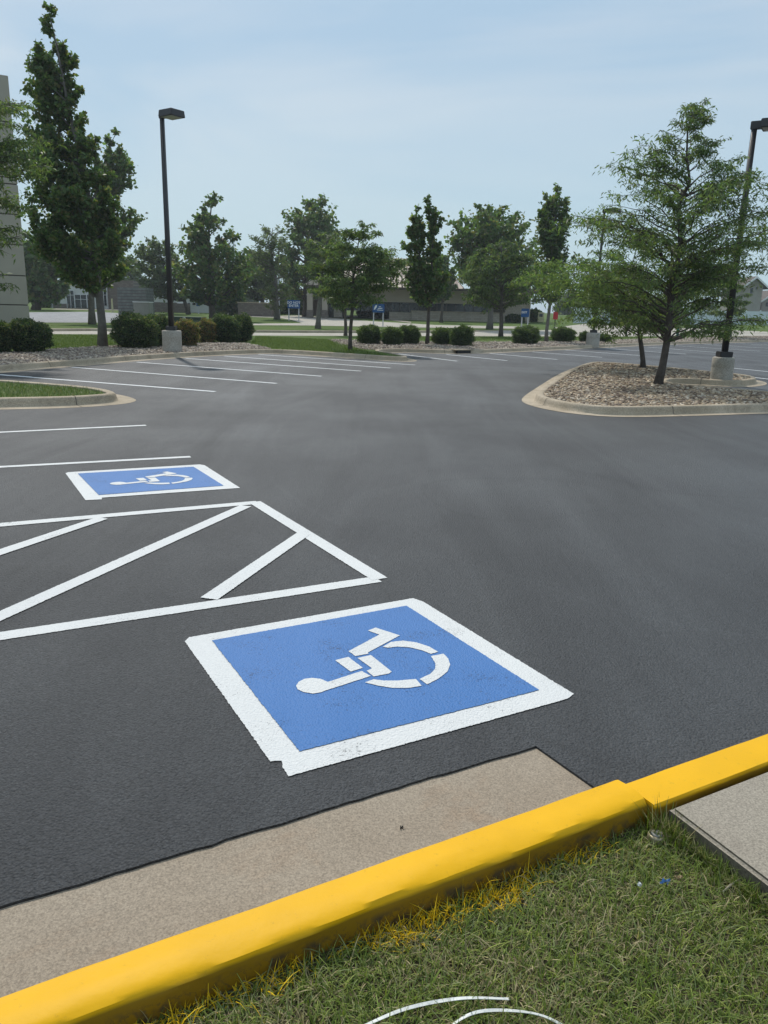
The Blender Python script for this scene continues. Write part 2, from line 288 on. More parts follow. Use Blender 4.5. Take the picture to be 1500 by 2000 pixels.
MT = dict(
 asphalt=pave('asphalt', (.029, .030, .0325), (.051, .053, .056), .52, .66, spec=.5, seams=True),
 white=pave('white_road_paint', (.66, .66, .65), (.72, .72, .70), .6, .7, paint=1, pits=-.018, spec=.3, bumpd=.004),
 whitefar=mat('white_line_paint', (.72, .73, .73), .6, .04, 30),
 blue=pave('blue_road_paint', (.042, .155, .40), (.055, .175, .44), .5, .6, paint=1, pits=.012, spec=.35, bumpd=.003),
 curb=concrete('kerb_concrete', (.34, .275, .195), (.47, .39, .29), (.13, .11, .09), .55, 60),
 gutter=concrete('gutter_concrete', (.275, .222, .165), (.335, .280, .215), (.26, .15, .08), .45, 150),
 sidewalk=concrete('sidewalk_concrete', (.27, .235, .185), (.33, .29, .235), (.2, .16, .13), .35, 150),
 street=concrete('street_concrete', (.36, .33, .28), (.45, .41, .35), (.2, .18, .15), .3, 20),
 drive=concrete('driveway_surface', (.22, .22, .22), (.33, .33, .34), (.10, .10, .11), .4, 10),
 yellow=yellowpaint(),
 grass=grassmat('lawn_grass', (.050, .088, .018), (.088, .135, .032), (.15, .18, .06)),
 soil=mat('soil_thatch', (.035, .030, .014), .95, .5, 25, .6, 60, col2=(.075, .065, .03)),
 gravelbed=mat('gravel_bed_base', (.13, .10, .075), .95, .3, 18, .8, 60, col2=(.30, .25, .19)),
 stone=colmat('river_stone'), leaf=leafmat('leaf'), blade=leafmat('grass_blade', .6, .25),
 bark=mat('bark', (.060, .048, .040), .95, .3, 6, .8, 30, col2=(.12, .10, .085)),
 barkl=mat('pale_bark', (.11, .10, .085), .95, .3, 6, .8, 30, col2=(.19, .17, .15)),
 pole=mat('dark_bronze_metal', (.028, .025, .026), .45, .15, 3, spec=.5), lens=mat('lamp_lens', (.42, .40, .36), .3, .05),
 base=concrete('lamp_base_concrete', (.34, .31, .26), (.44, .40, .345), (.2, .17, .14), .4, 40),
 beige=mat('beige_panel', (.36, .325, .265), .85, .06, .6), groove=mat('panel_joint', (.06, .05, .045), .9),
 whitew=mat('white_wall', (.62, .62, .60), .8, .05, .7), glass=mat('dark_glass', (.012, .016, .022), .12, .3, 1.0, spec=.6),
 brown=bricks('brown_block', (.15, .12, .10), (.20, .165, .14), (.10, .09, .08)), tanb=bricks('tan_block', (.33, .28, .22), (.42, .36, .29), (.25, .22, .18)),
 tanw=mat('tan_stucco', (.42, .36, .29), .85, .05, .8), trim=mat('brown_trim', (.09, .07, .06), .7), roofm=mat('tan_metal_roof', (.44, .36, .28), .5, .06, .5),
 seam=mat('roof_seam', (.20, .15, .12), .6), shingle=mat('brown_shingle', (.13, .11, .10), .9, .3, 6), siding=mat('grey_siding', (.33, .30, .27), .8, .08, 2),
 blueb=mat('blue_sign_face', (.012, .085, .26), .5, .08, 3), signw=mat('sign_white', (.75, .76, .77), .6, .03), postw=mat('sign_post_white', (.55, .56, .57), .5, .05),
 green=mat('dark_green_metal', (.020, .045, .032), .5, .15, 3), hyd=mat('green_hydrant_paint', (.01, .13, .085), .4, .1, 6), red=mat('red_sign', (.42, .012, .02), .5),
 greyw=mat('weathered_grey_boards', (.12, .13, .125), .9, .25, 3, col2=(.22, .225, .21)), cab=mat('pale_cabinet', (.27, .265, .24), .7, .08, 2), fence=mat('white_vinyl', (.62, .67, .70), .6, .05),
 dark=mat('black_plastic', (.012, .012, .013), .6), strap=mat('white_plastic_strap', (.62, .63, .60), .4, .12, 20, .3, 60), brass=mat('dull_brass', (.35, .30, .2), .45, .3, 60, metal=.5),
 wrap=mat('blue_wrapper', (.04, .13, .34), .35, .3, 40), wrapb=mat('brown_leaf', (.30, .21, .11), .7, .3, 40), twig=mat('bleached_twig', (.36, .32, .25), .9, .3, 60), tar=mat('dark_debris', (.02, .02, .02), .8),
 cream=mat('cream_metal', (.52, .47, .27), .6),
)

# ------------------------------------------------------------------ polygon sheets
def jitter(poly, step, amp, closed=True):
    out = []; n = len(poly)
    for i in range(n if closed else n-1):
        a = Vector(poly[i][:2]); b = Vector(poly[(i+1) % n][:2]); d = b-a; Ln = d.length
        if Ln < 1e-6: continue
        k = max(1, int(Ln/step)); nrm = Vector((-d.y, d.x))/Ln
        for j in range(k):
            p = a+d*(j/k); out.append(p+nrm*random.gauss(0, amp)*(.4 if j == 0 else 1))
    if not closed: out.append(Vector(poly[-1][:2]))
    return [(p.x, p.y) for p in out]
def sheet(name, poly, z, m, parent=None, terrain=True, mb=None, thick=0, origin=(0, 0)):
    """flat polygon following the land"""
    v = [Vector((p[0], p[1], 0)) for p in poly]
    tris = tessellate_polygon([v])
    bm = bmesh.new(); bv = [bm.verts.new(p) for p in v]
    for t in tris:
        a = [bv[i] for i in t]
        if (a[1].co-a[0].co).cross(a[2].co-a[0].co).z < 0: a.reverse()
        try: bm.faces.new(a)
        except ValueError: pass
    if thick:
        ed = [e for e in bm.edges if e.is_boundary]; r = bmesh.ops.extrude_edge_only(bm, edges=ed)
        for x in r['geom']:
            if isinstance(x, bmesh.types.BMVert): x.co.z -= thick
    if terrain:
        for yy in (60, 140):
            bmesh.ops.bisect_plane(bm, geom=bm.verts[:]+bm.edges[:]+bm.faces[:], plane_co=(0, yy, 0), plane_no=(0, 1, 0))
        for q in bm.verts: q.co.z += T(q.co.y)
    for q in bm.verts: q.co.z += z; q.co.x -= origin[0]; q.co.y -= origin[1]
    me = bpy.data.meshes.new(name); bm.to_mesh(me); bm.free(); me.materials.append(m)
    o = link(bpy.data.objects.new(name, me))
    if parent: o.parent = parent
    else: o.location = (origin[0], origin[1], 0)
    return o
def px(pts, z=0): return [at(x, y, z) for x, y in pts]
def chaikin(p, n=2, closed=False):
    p = [Vector(q[:2]) for q in p]
    for _ in range(n):
        o = []
        rngk = range(len(p)) if closed else range(len(p)-1)
        if not closed: o.append(p[0])
        for i in rngk:
            a, b = p[i], p[(i+1) % len(p)]; o += [a*.75+b*.25, a*.25+b*.75]
        if not closed: o.append(p[-1])
        p = o
    return p
def offset(path, d, closed):
    n = len(path); out = []
    for i in range(n):
        a = path[(i-1) % n] if (closed or i > 0) else path[i]; b = path[(i+1) % n] if (closed or i < n-1) else path[i]
        t = (b-a); t = t/max(t.length, 1e-9); out.append(path[i]+Vector((-t.y, t.x))*d)
    return out
KP = [(0, .003), (.30, .003), (.325, .02), (.345, .075), (.36, .125), (.385, .148), (.41, .152), (.50, .152), (.52, .14), (.525, .05)]
def kerb(name, path, closed, m, prof=KP, joints=3.2, z0=0):
    V = []; Fc = []; mi = []; n = len(path); P = len(prof)
    for d, z in prof:
        for p in offset(path, d, closed): V.append((p.x, p.y, z+z0))
    for k in range(P-1):
        for i in range(n if closed else n-1):
            j = (i+1) % n; Fc.append((k*n+i, k*n+j, (k+1)*n+j, (k+1)*n+i))
    mb = MB(); mb.add(V, Fc, 0, False)
    if joints:
        acc = joints*.5
        for i in range(1, n-1):
            acc += (path[i]-path[i-1]).length
            if acc >= joints:
                acc = 0; t = (path[i+1]-path[i-1]).normalized(); nn = Vector((-t.y, t.x)); q = path[i]
                vs = []
                for d, z in prof[:-1]:
                    c = q+nn*(d-.003); vs += [(c.x-t.x*.006, c.y-t.y*.006, z+.003+z0), (c.x+t.x*.006, c.y+t.y*.006, z+.003+z0)]
                mb.add(vs, [(2*k, 2*k+1, 2*k+3, 2*k+2) for k in range(P-2)], 1)
    o = mb.build(name, [m, MT['groove']]); tag(o, kind='structure')
    me = o.data
    for p in me.polygons: p.use_smooth = p.material_index == 0
    md = o.modifiers.new('es', 'EDGE_SPLIT'); md.split_angle = math.radians(50)
    return o
def inside(P, poly):
    x, y = P[:, 0], P[:, 1]; r = np.zeros(len(P), bool); n = len(poly)
    for i in range(n):
        x1, y1 = poly[i][0], poly[i][1]; x2, y2 = poly[(i+1) % n][0], poly[(i+1) % n][1]
        if y1 == y2: continue
        c = ((y1 > y) != (y2 > y)) & (x < (x2-x1)*(y-y1)/(y2-y1)+x1); r ^= c
    return r
def scatter(poly, n):
    a = np.array([(p[0], p[1]) for p in poly]); lo, hi = a.min(0), a.max(0); out = []; c = 0
    while c < n:
        q = lo+(hi-lo)*rng.random((n*2, 2)); q = q[inside(q, poly)]; out.append(q); c += len(q)
        if len(q) == 0: break
    return np.concatenate(out)[:n]

# ------------------------------------------------------------------ SETTING: ground
o = sheet('ground', [(-2500, -60), (2500, -60), (2500, 3500), (-2500, 3500)], -.30, MT['soil']); tag(o, kind='structure')
# far kerb line, seen left to right
lot_edge = [at(-500, 790), at(-200, 746), at(0, 729), at(107, 719), at(187, 713), at(267, 705), at(400, 696), at(500, 691.5), at(547, 691), at(667, 699), at(765, 706), at(822, 706.5), at(800, 699.5), at(745, 690), at(790, 688.5), at(850, 690.5), at(905, 691.5), at(960, 690), at(1043, 686), at(1150, 681), at(1300, 673), at(1500, 667), at(1750, 659), at(2300, 650)]
lot_path = chaikin(lot_edge, 2)
E1 = [at(0, 1770), at(262, 1694), at(524, 1613.5), at(800, 1530), at(1047, 1457)]
k1a, k1b = at(0, 1945, .15), at(1160, 1537, .15)          # front line of the yellow kerb top
ku = (k1b-k1a); ku.z = 0; ku.normalize(); kn = Vector((ku.y, -ku.x, 0))   # kn: towards the camera
k2a, k2b = at(1240, 1522, .15), at(1500, 1430, .15)
kend = k1b+ku*.115                                         # joint between the two kerbs
B0 = Vector((k1a.x, k1a.y, 0))-ku*6; B1 = Vector((kend.x, kend.y, 0)); ku2 = (k2b-k2a); ku2.z = 0; ku2.normalize(); kn2 = Vector((ku2.y, -ku2.x, 0))
B2s = Vector((k2a.x, k2a.y, 0)); B2 = B2s+ku2*12
e0 = Vector((E1[0].x, E1[0].y)); ed = (Vector((E1[-1].x, E1[-1].y))-e0).normalized()
near = [e0-ed*6]+[Vector(p[:2]) for p in E1[:-1]]
near = [near[0]]+[Vector(p) for p in jitter(near[1:]+[Vector(E1[-1][:2])], .05, .0035, False)]
g2 = at(1165, 1540)
bk = Vector((B1.x, B1.y))+Vector((kn.x, kn.y))*.05
asph = [(p.x, p.y) for p in near]+[(g2.x, g2.y), (g2.x+.04, g2.y-.06), (B1.x+kn.x*.06, B1.y+kn.y*.06), (B2.x+kn2.x*.06, B2.y+kn2.y*.06), (60, 20), (90, 64)]
le = offset(lot_path, .15, False)
asph += [(p.x, p.y) for p in le[::-1]]+[(-60, 15), (-40, -10)]
o = sheet('parking_lot_asphalt', asph, 0, MT['asphalt'], thick=.05, terrain=False); tag(o, kind='structure')
o = kerb('far_kerb', lot_path, False, MT['curb']); 
# lawn: everything beyond the kerb
lw = offset(lot_path, .515, False)
lawn = [(p.x, p.y) for p in lw]+[(700, 150), (2400, 3000), (-2400, 3000), (-900, 60), (-80, 10)]
o = sheet('lawn', lawn, .125, MT['grass']); tag(o, kind='structure')
Z = .125
# near gutter and kerbs
gz = -.010
gp = [B0+kn*.02, B1+kn*.03]; a_ = at(1047, 1457); gut = [(e0.x-ed.x*6-.2, e0.y-ed.y*6+.3), (a_.x-ed.x*.002, a_.y-ed.y*.002+.03), (a_.x+.004, a_.y+.02), (g2.x+.005, g2.y+.003), (B1.x+kn.x*.05-ku.x*.08, B1.y+kn.y*.05-ku.y*.08), (gp[0].x, gp[0].y)]
o = sheet('near_gutter', gut, gz, MT['gutter'], terrain=False); tag(o, kind='structure')
def ridge(name, A, Bp, nrm, prof, m, step=.04, amp=.0025, cap=True):
    d = Bp-A; Ln = d.length; n = int(Ln/step); V = []; Fc = []; P = len(prof)
    from math import sin
    for i in range(n+1):
        s = i/n*Ln; q = A+d*(i/n)
        for k, (v, z) in enumerate(prof):
            wob = amp*(sin(s*7.3+k*.9)+.6*sin(s*19.1+k*2.1)+.5*random.uniform(-1, 1))
            c = q+nrm*(v+wob); V.append((c.x, c.y, z+wob*.5))
    for i in range(n):
        for k in range(P-1): Fc.append((i*P+k, (i+1)*P+k, (i+1)*P+k+1, i*P+k+1))
    mb = MB(); mb.add(V, Fc, 0, True)
    if cap: mb.add([V[n*P+k] for k in range(P)], [list(range(P))]); mb.add([V[k] for k in range(P)], [list(range(P))[::-1]])
    o = mb.build(name, m); tag(o, kind='structure'); md = o.modifiers.new('es', 'EDGE_SPLIT'); md.split_angle = math.radians(28); return o
W1 = .165
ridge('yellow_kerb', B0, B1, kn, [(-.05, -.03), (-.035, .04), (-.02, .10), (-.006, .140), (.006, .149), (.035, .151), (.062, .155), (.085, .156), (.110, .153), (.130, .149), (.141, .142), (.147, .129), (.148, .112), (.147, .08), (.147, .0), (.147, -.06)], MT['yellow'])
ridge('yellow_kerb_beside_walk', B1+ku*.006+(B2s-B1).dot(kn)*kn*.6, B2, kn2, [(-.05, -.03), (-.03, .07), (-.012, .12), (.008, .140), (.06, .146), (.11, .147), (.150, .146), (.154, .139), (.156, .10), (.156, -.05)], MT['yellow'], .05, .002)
# joint filler between kerbs
# sidewalk (right)
s0 = at(1300, 1570, .14); s1 = at(1500, 1722, .14); sdv = (s1-s0).normalized()
back = B2s+kn2*.166
q0 = Vector((s0.x, s0.y, 0)); q1 = q0+Vector((sdv.x, sdv.y, 0))*6
cq = back+ku2*((q0-back).dot(ku2)); 
swp = [(cq.x, cq.y), (q1.x, q1.y), (q1.x+12, q1.y+6), (back.x+ku2.x*12, back.y+ku2.y*12)]
mb = MB(); sw = [Vector((a, b, 0)) for a, b in swp]
bm = bmesh.new(); vv = [bm.verts.new((a, b, .138)) for a, b in swp]; f = bm.faces.new(vv); f.normal_update()
if f.normal.z < 0: f.normal_flip()
r = bmesh.ops.extrude_face_region(bm, geom=[f])
for v in [x for x in r['geom'] if isinstance(x, bmesh.types.BMVert)]: v.co.z -= .16
bmesh.ops.recalc_face_normals(bm, faces=bm.faces[:])
top = [e for e in bm.edges if all(v.co.z > .1 for v in e.verts)]
bmesh.ops.bevel(bm, geom=top, offset=.012, segments=3, affect='EDGES')
bm.normal_update()
for f in bm.faces: f.material_index = 0 if f.normal.z > .2 else 1  # side faces take a concrete whose colour holds shade as well as soil
me = bpy.data.meshes.new('sidewalk'); bm.to_mesh(me); bm.free(); me.materials.append(MT['sidewalk']); me.materials.append(concrete('soiled_shaded_concrete', (.11, .092, .07), (.20, .17, .125), (.06, .05, .035), .6, 90)); o = link(bpy.data.objects.new('sidewalk', me)); tag(o, kind='structure')
# near lawn soil
gA = B0+kn*.142; gB = B1+kn*.142
nl = [(gA.x, gA.y), (gB.x, gB.y), (gB.x+.05, gB.y+.01), (cq.x+.03, cq.y), (q1.x+.05, q1.y), (q1.x-1, q1.y-6), (gA.x+4, gA.y-10)]
bm = bmesh.new()
ns = sheet('near_lawn_soil', nl, .052, MT['soil'], terrain=False); tag(ns, kind='structure')
# --- islands
isl = [at(x, y) for x, y in [(1700, 806), (1500, 808), (1350, 813), (1205, 816), (1110, 808), (1050, 797), (1018, 786), (1020, 776), (1052, 755), (1092, 730), (1125, 717), (1150, 712.5), (1215, 716), (1290, 722.5), (1390, 733), (1475, 741), (1506, 750), (1470, 757), (1400, 755), (1345, 751), (1322, 753.5), (1330, 759), (1420, 767), (1500, 774), (1700, 792)]]
isl = isl[::-1]
def area(p): return sum(p[i][0]*p[(i+1) % len(p)][1]-p[(i+1) % len(p)][0]*p[i][1] for i in range(len(p)))
if area(isl) < 0: isl = isl[::-1]
KN = [(d*.62 if d > .3 else d*.62, z) for d, z in KP]
ip = chaikin(isl, 2, True); kerb('island_kerb', ip, True, MT['curb'], prof=[(0, .006), (.24, .004), (.265, .02), (.285, .075), (.30, .125), (.32, .148), (.34, .152), (.43, .152), (.445, .14), (.45, .05)])
# wide gutter apron round the nose of the island
island_in = offset(ip, .435, True)
o = sheet('island_gravel_base', island_in, .10, MT['gravelbed'], terrain=False); tag(o, kind='structure')
ap = [at(x, y) for x, y in [(1018, 786), (1050, 797), (1110, 808), (1205, 816), (1350, 813), (1500, 808), (1700, 806)]]
apo = offset([Vector(p[:2]) for p in ap], -.25, False)
isl2 = [at(x, y) for x, y in [(-700, 830), (-300, 810), (0, 800), (110, 798), (190, 794), (245, 789), (268, 783.5), (262, 778), (235, 771), (190, 765), (120, 759), (0, 750), (-300, 738), (-700, 735)]]
if area(isl2) < 0: isl2 = isl2[::-1]
ip2 = chaikin(isl2, 2, True); kerb('grass_island_kerb', ip2, True, MT['curb'])
isl2_in = offset(ip2, .515, True)
o = sheet('grass_island_base', isl2_in, .11, MT['grass'], terrain=False); tag(o, kind='structure')
# --- gravel beds beyond the kerb
x_ = at(530, 682, Z).x; bedL = [p for p in lw if -60 < p.x < x_]+px([(530, 681.5), (505, 676), (485, 671), (420, 670), (330, 674), (248, 675), (197, 676.5), (160, 679), (80, 684), (0, 689), (-200, 694), (-400, 700)], Z)
# near rim of the bed follows the back of the kerb
def snap(poly, path):
    o = []
    for p in poly:
        q = Vector(p[:2]); b = min(path, key=lambda r: (r-q).length); o.append((b if (b-q).length < .9 else q))
    return o

x1_, x2_ = at(735, 684, Z).x, 70; i0_ = min(range(len(lw)), key=lambda i: (lw[i]-Vector(at(750, 684.5, Z)[:2])).length); bedR = [p for p in lw[i0_:] if p.x < x2_]+px([(1800, 647), (1750, 649), (1500, 656.5), (1300, 660.5), (1150, 666), (1000, 668), (830, 668), (720, 665), (640, 663.5), (661, 674.5), (700, 681), (735, 684)], Z)
for nm, b in (('gravel_bed', bedL), ('gravel_bed_beside_street', bedR)):
    o = sheet(nm, b, Z+.006, MT['gravelbed']); tag(o, kind='structure')
# street, driveways, walks
def zone(name, pts, m, z, j=0):
    o = sheet(name, px(pts, Z), Z+z, m); return tag(o, kind='structure')
zone('street', [(-600, 670), (95, 652.5), (500, 655.5), (750, 656.5), (1040, 657), (1250, 657), (1500, 656), (2100, 656), (2100, 651), (1500, 651), (1250, 642.5), (1040, 645), (750, 651), (500, 650), (95, 646), (-600, 660)], MT['street'], .005)
kl = [at(-600, 659, Z), at(95, 645.5, Z), at(500, 649.6, Z), at(750, 650.6, Z), at(1040, 645, Z)]
kerb('street_kerb', [Vector(p[:2]) for p in chaikin(kl, 1)], False, MT['curb'], [(0, .0), (.02, .12), (.05, .15), (.4, .15), (.42, .02)], 0, Z)
zone('asphalt_lot_across_street', [(62, 630), (250, 630.5), (265, 626), (262, 613), (180, 609), (62, 610), (-300, 612), (-300, 633)], MT['drive'], .009)
zone('walk_before_shop', [(100, 604.5), (250, 606.5), (290, 607.5), (290, 605), (250, 603.8), (110, 602.8)], MT['sidewalk'], .013)
zone('driveway', [(490, 635.5), (600, 636), (820, 640), (1030, 642.5), (1050, 641), (1045, 638.5), (850, 635), (700, 626), (640, 620), (585, 616.5), (480, 617.5), (470, 618.5), (545, 621), (570, 625.5), (590, 631.5), (490, 632.5)], MT['street'], .017)
zone('bank_walk', [(705, 620), (745, 624), (803, 631), (803, 629), (750, 621), (700, 617.5), (620, 616), (620, 617)], MT['sidewalk'], .021)
zone('side_street', [(1085, 655), (1250, 645), (1500, 652), (1900, 651), (1500, 648.5), (1250, 637.5), (1140, 633), (1085, 640)], MT['street'], .025)

# ------------------------------------------------------------------ painted markings
def line(a, b, wd, name='stall_line', far=True, parent=None, z=.004, ext=0):
    p, q = Vector(at(*a)[:2]), Vector(at(*b)[:2]); d = (q-p).normalized(); p = p-d*ext; n = Vector((-d.y, d.x))*wd/2
    poly = jitter([p+n, p-n, q-n, q+n], 0.05 if far else .008, .003 if far else .0013)
    o = sheet(name, poly, z, MT['whitefar'] if far else MT['white'], parent, terrain=False)
    if not parent: tag(o, kind='structure')
    return o
for a, b in [((-5, 732), (420, 765)), ((140, 717.3), (540, 749)), ((268, 707.5), (628, 735)), ((362, 700), (705, 725)), ((438, 695.5), (763, 719)), ((505, 692.5), (811, 713)),
             ((779, 691.5), (893, 705.5)), ((872, 692.5), (991, 704.5)), ((957, 690.5), (1089, 702.3)), ((1040, 687.5), (1176, 698)), ((1104, 683.7), (1253, 694.7)), ((1185, 681), (1340, 691.5)), ((1265, 678), (1407, 689)), ((1318, 675.2), (1484, 686)), ((1375, 672.3), (1520, 681.5)), ((1425, 669.7), (1570, 677.5)), ((1480, 667.5), (1620, 674)),
             ((1315, 719), (1560, 747.5)), ((1400, 716), (1620, 738)), ((1391, 759.5), (1560, 776))]:
    line(a, b, .118)
line((0, 732), (60, 736.6), .118, z=.006, ext=6)
line((-300, 859), (285, 831), .10, far=False); line((-300, 928.5), (372, 892.5), .10, far=False)
# hatched aisle
aisle = empty('hatched_aisle', (0, 0, 0), 0, 'white hatched access aisle with diagonal bars between the two blue squares', 'pavement marking')
zz = .0042
for i, (a, b, e) in enumerate([((0, 1243.5), (738, 1132), 2.5), ((0, 1026), (503, 982), 2.5), ((497, 981), (742, 1132), 0), ((-5, 1207), (480, 989), 1.0), ((0, 1080), (200, 1013), 1.5), ((408, 1171), (592, 1044), 0)]):
    line(a, b, .118, 'stripe', False, aisle, zz+i*.0006, e)
white1 = px([(361, 1254), (369, 1246), (806, 1169.5), (826, 1176), (1121, 1357), (1108, 1366), (1088, 1372), (563, 1518), (552, 1500), (550, 1487), (528, 1489)])
blue1 = px([(414, 1253), (794, 1185), (1053, 1350), (585, 1470)])
white2 = px([(128, 925), (133, 923), (390, 907.7), (400, 909.5), (469, 953.7), (199, 972.7), (199, 976), (167, 977.7)])
blue2 = px([(152, 926), (378, 912.7), (437, 949.7), (193, 968)])
sq1 = [(x*.53333+350, y*.53333+1150) for x, y in [(0, 0)]]
def cp(l): return [at(x*.53333+350, y*.53333+1150) for x, y in l]
sym = [cp([(571, 268), (620, 256), (672, 296), (628, 310)]),
       cp([(653, 260), (702, 249), (778, 310), (768, 317), (712, 328), (686, 307), (706, 298)]),
       cp([(691, 159), (719, 148), (808, 177), (690, 240), (694, 244), (645, 253), (620, 235), (733, 174)]),
       cp([(775, 201), (820, 196), (870, 203), (915, 218), (948, 237), (922, 245), (890, 232), (845, 221), (800, 218), (765, 222), (745, 219)]),
       cp([(968, 244), (985, 262), (992, 285), (982, 310), (950, 335), (908, 357), (880, 337), (920, 318), (937, 300), (938, 280), (922, 253)]),
       cp([(888, 362), (840, 370), (780, 370), (730, 362), (680, 350), (712, 338), (750, 343), (800, 343), (866, 337)]),
       cp([(545, 348), (668, 308), (702, 326), (532, 381), (520, 386), (490, 391), (455, 385), (433, 375), (428, 362), (437, 348), (458, 337), (487, 333), (518, 337)])]
def inv_bilin(P, q):
    u = v = .5
    for _ in range(30):
        p = (1-u)*(1-v)*q[0]+u*(1-v)*q[1]+u*v*q[2]+(1-u)*v*q[3]
        du = (1-v)*(q[1]-q[0])+v*(q[2]-q[3]); dv = (1-u)*(q[3]-q[0])+u*(q[2]-q[1]); r = P-p
        det = du.x*dv.y-du.y*dv.x; u += (r.x*dv.y-r.y*dv.x)/det; v += (du.x*r.y-du.y*r.x)/det
    return u, v
def bil(u, v, q): return (1-u)*(1-v)*q[0]+u*(1-v)*q[1]+u*v*q[2]+(1-u)*v*q[3]
for wp, bp_, lab, two in ((white1, blue1, 'large blue square with white wheelchair symbol nearest the yellow kerb', False), (white2, blue2, 'farther blue square with white wheelchair symbol beyond the hatched aisle', True)):
    root = empty('accessible_parking_square', (0, 0, 0), 0, lab, 'pavement marking', 'blue wheelchair squares painted on the asphalt')
    sheet('white_border', jitter(wp, .007, .0013), .0045, MT['white'], root, terrain=False)
    sheet('blue_field', jitter(bp_, .008, .0012), .0078, MT['blue'], root, terrain=False)
    b1 = [Vector(p[:2]) for p in blue1]; b2 = [Vector(p[:2]) for p in bp_]; parts = []
    mbs = MB()
    for s_ in sym:
        pl = [Vector(p[:2]) for p in s_]
        if two: pl = [bil(*inv_bilin(p, b1), b2) for p in pl]
        pl = jitter(pl, .008, .0006); v = [Vector((p[0], p[1], .0108)) for p in pl]
        mbs.add(v, [t if (v[t[1]]-v[t[0]]).cross(v[t[2]]-v[t[0]]).z > 0 else t[::-1] for t in tessellate_polygon([v])])
    mbs.build('wheelchair_symbol', MT['white'], root)

# ------------------------------------------------------------------ stones
def ico():
    bm = bmesh.new(); bmesh.ops.create_icosphere(bm, subdivisions=1, radius=1); v = np.array([p.co[:] for p in bm.verts]); f = np.array([[q.index for q in p.verts] for p in bm.faces]); bm.free(); return v, f
IV, IF = ico()
def stones(name, poly, n, s0, s1, z, label, pal, per=1.0):
    P = scatter(poly, n); n = len(P); k = len(IV)
    sc = (s0+(s1-s0)*rng.random(n)**1.6)
    V = IV[None]*(1+rng.normal(0, .16, (n, k, 1))); V = V*sc[:, None, None]*np.stack([.8+.5*rng.random(n), .6+.4*rng.random(n), .35+.3*rng.random(n)], 1)[:, None]
    a = rng.random(n)*6.283; c, s = np.cos(a), np.sin(a); b = rng.normal(0, .35, n); cb, sb = np.cos(b), np.sin(b)
    x, y, zz_ = V[..., 0], V[..., 1], V[..., 2]; y, zz_ = y*cb[:, None]-zz_*sb[:, None], y*sb[:, None]+zz_*cb[:, None]
    X = x*c[:, None]-y*s[:, None]+P[:, 0:1]; Y = x*s[:, None]+y*c[:, None]+P[:, 1:2]
    Tz = np.minimum(1.2, .015*np.maximum(0, P[:, 1]-60)); Zv = zz_+(z+Tz+sc*.2+rng.random(n)*sc*.5)[:, None]
    V = np.stack([X, Y, Zv], -1).reshape(-1, 3); Q = (IF[None]+(np.arange(n)*k)[:, None, None]).reshape(-1, 3)
    pal = np.array(pal); cc = pal[rng.integers(0, len(pal), n)]*(.7+.6*rng.random((n, 1)))
    o = fast_mesh(name, V, Q, MT['stone'], np.repeat(cc, len(IF), 0)); tag(o, label, 'gravel', kind='stuff'); return o
PALI = [(.36, .265, .17), (.26, .185, .12), (.46, .36, .25), (.15, .105, .075), (.32, .25, .18), (.52, .44, .34), (.20, .155, .12)]
PALF = [(.42, .34, .26), (.34, .26, .20), (.52, .44, .35), (.24, .19, .16), (.38, .32, .27)]
stones('river_rock', [p for p in island_in], 30000, .018, .055, .10, 'loose tan and brown river rock filling the kerbed tree island', PALI)
stones('bed_gravel', [(p.x, p.y) for p in bedL if p.x > -30], 16000, .02, .05, Z+.006, 'tan gravel in the shrub bed on the left', PALF)
stones('bed_gravel', [(p.x, p.y) for p in bedR if p.x < 45], 18000, .025, .06, Z+.006, 'tan gravel in the shrub bed across the back', PALF)

# ------------------------------------------------------------------ grass blades
def blades(name, P, z, ln, wd, cols, seg=3, lean=.9, parent=None, bend=1.0):
    n = len(P); a = rng.random(n)*6.283; d = np.stack([np.cos(a), np.sin(a)], 1)
    th0 = np.abs(rng.normal(0, lean*.5, n)); cur = bend*rng.random(n)*1.3; L_ = ln
    pos = np.concatenate([P, np.broadcast_to(np.asarray(z, float), (n,))[:, None]], 1); V = []; sd_ = np.stack([-d[:, 1], d[:, 0], np.zeros(n)], 1)
    tw = rng.normal(0, .5, n)
    for i in range(seg+1):
        wv = wd*(1-(i/seg)**2*.92); s_ = sd_*np.cos(tw)[:, None]; s_[:, 2] = np.sin(tw)*.6
        V.append(pos-s_*wv[:, None]/2); V.append(pos+s_*wv[:, None]/2)
        ang = np.minimum(th0+cur*(i+1)/seg, 1.9); st = L_/seg
        pos = pos+np.concatenate([d*(np.sin(ang)*st)[:, None], (np.cos(ang)*st)[:, None]], 1)
        pos[:, 2] = np.maximum(pos[:, 2], z+.002)
    V = np.stack(V, 1); k = 2*(seg+1); Q = np.array([(2*i, 2*i+1, 2*i+3, 2*i+2) for i in range(seg)])
    Q = (Q[None]+(np.arange(n)*k)[:, None, None]).reshape(-1, 4)
    return fast_mesh(name, V.reshape(-1, 3), Q, MT['blade'], np.repeat(cols, seg, 0), parent)
gb0 = B1-ku*3.2+kn*.153; gb1 = B1+kn*.153+ku*.03
gpoly = [(gb0.x, gb0.y), (gb1.x, gb1.y), (cq.x-.01, cq.y-.01), (q0.x+sdv.x*2.6-.012, q0.y+sdv.y*2.6-.02), (q0.x+sdv.x*2.6-2.2, q0.y+sdv.y*2.6-.6), (gb0.x+kn.x*1.2, gb0.y+kn.y*1.2)]
n = 150000; P = scatter(gpoly, n)
dk = (P-np.array([B1.x, B1.y]))@np.array([kn.x, kn.y])-.147; du_ = (P-np.array([B1.x, B1.y]))@np.array([ku.x, ku.y])
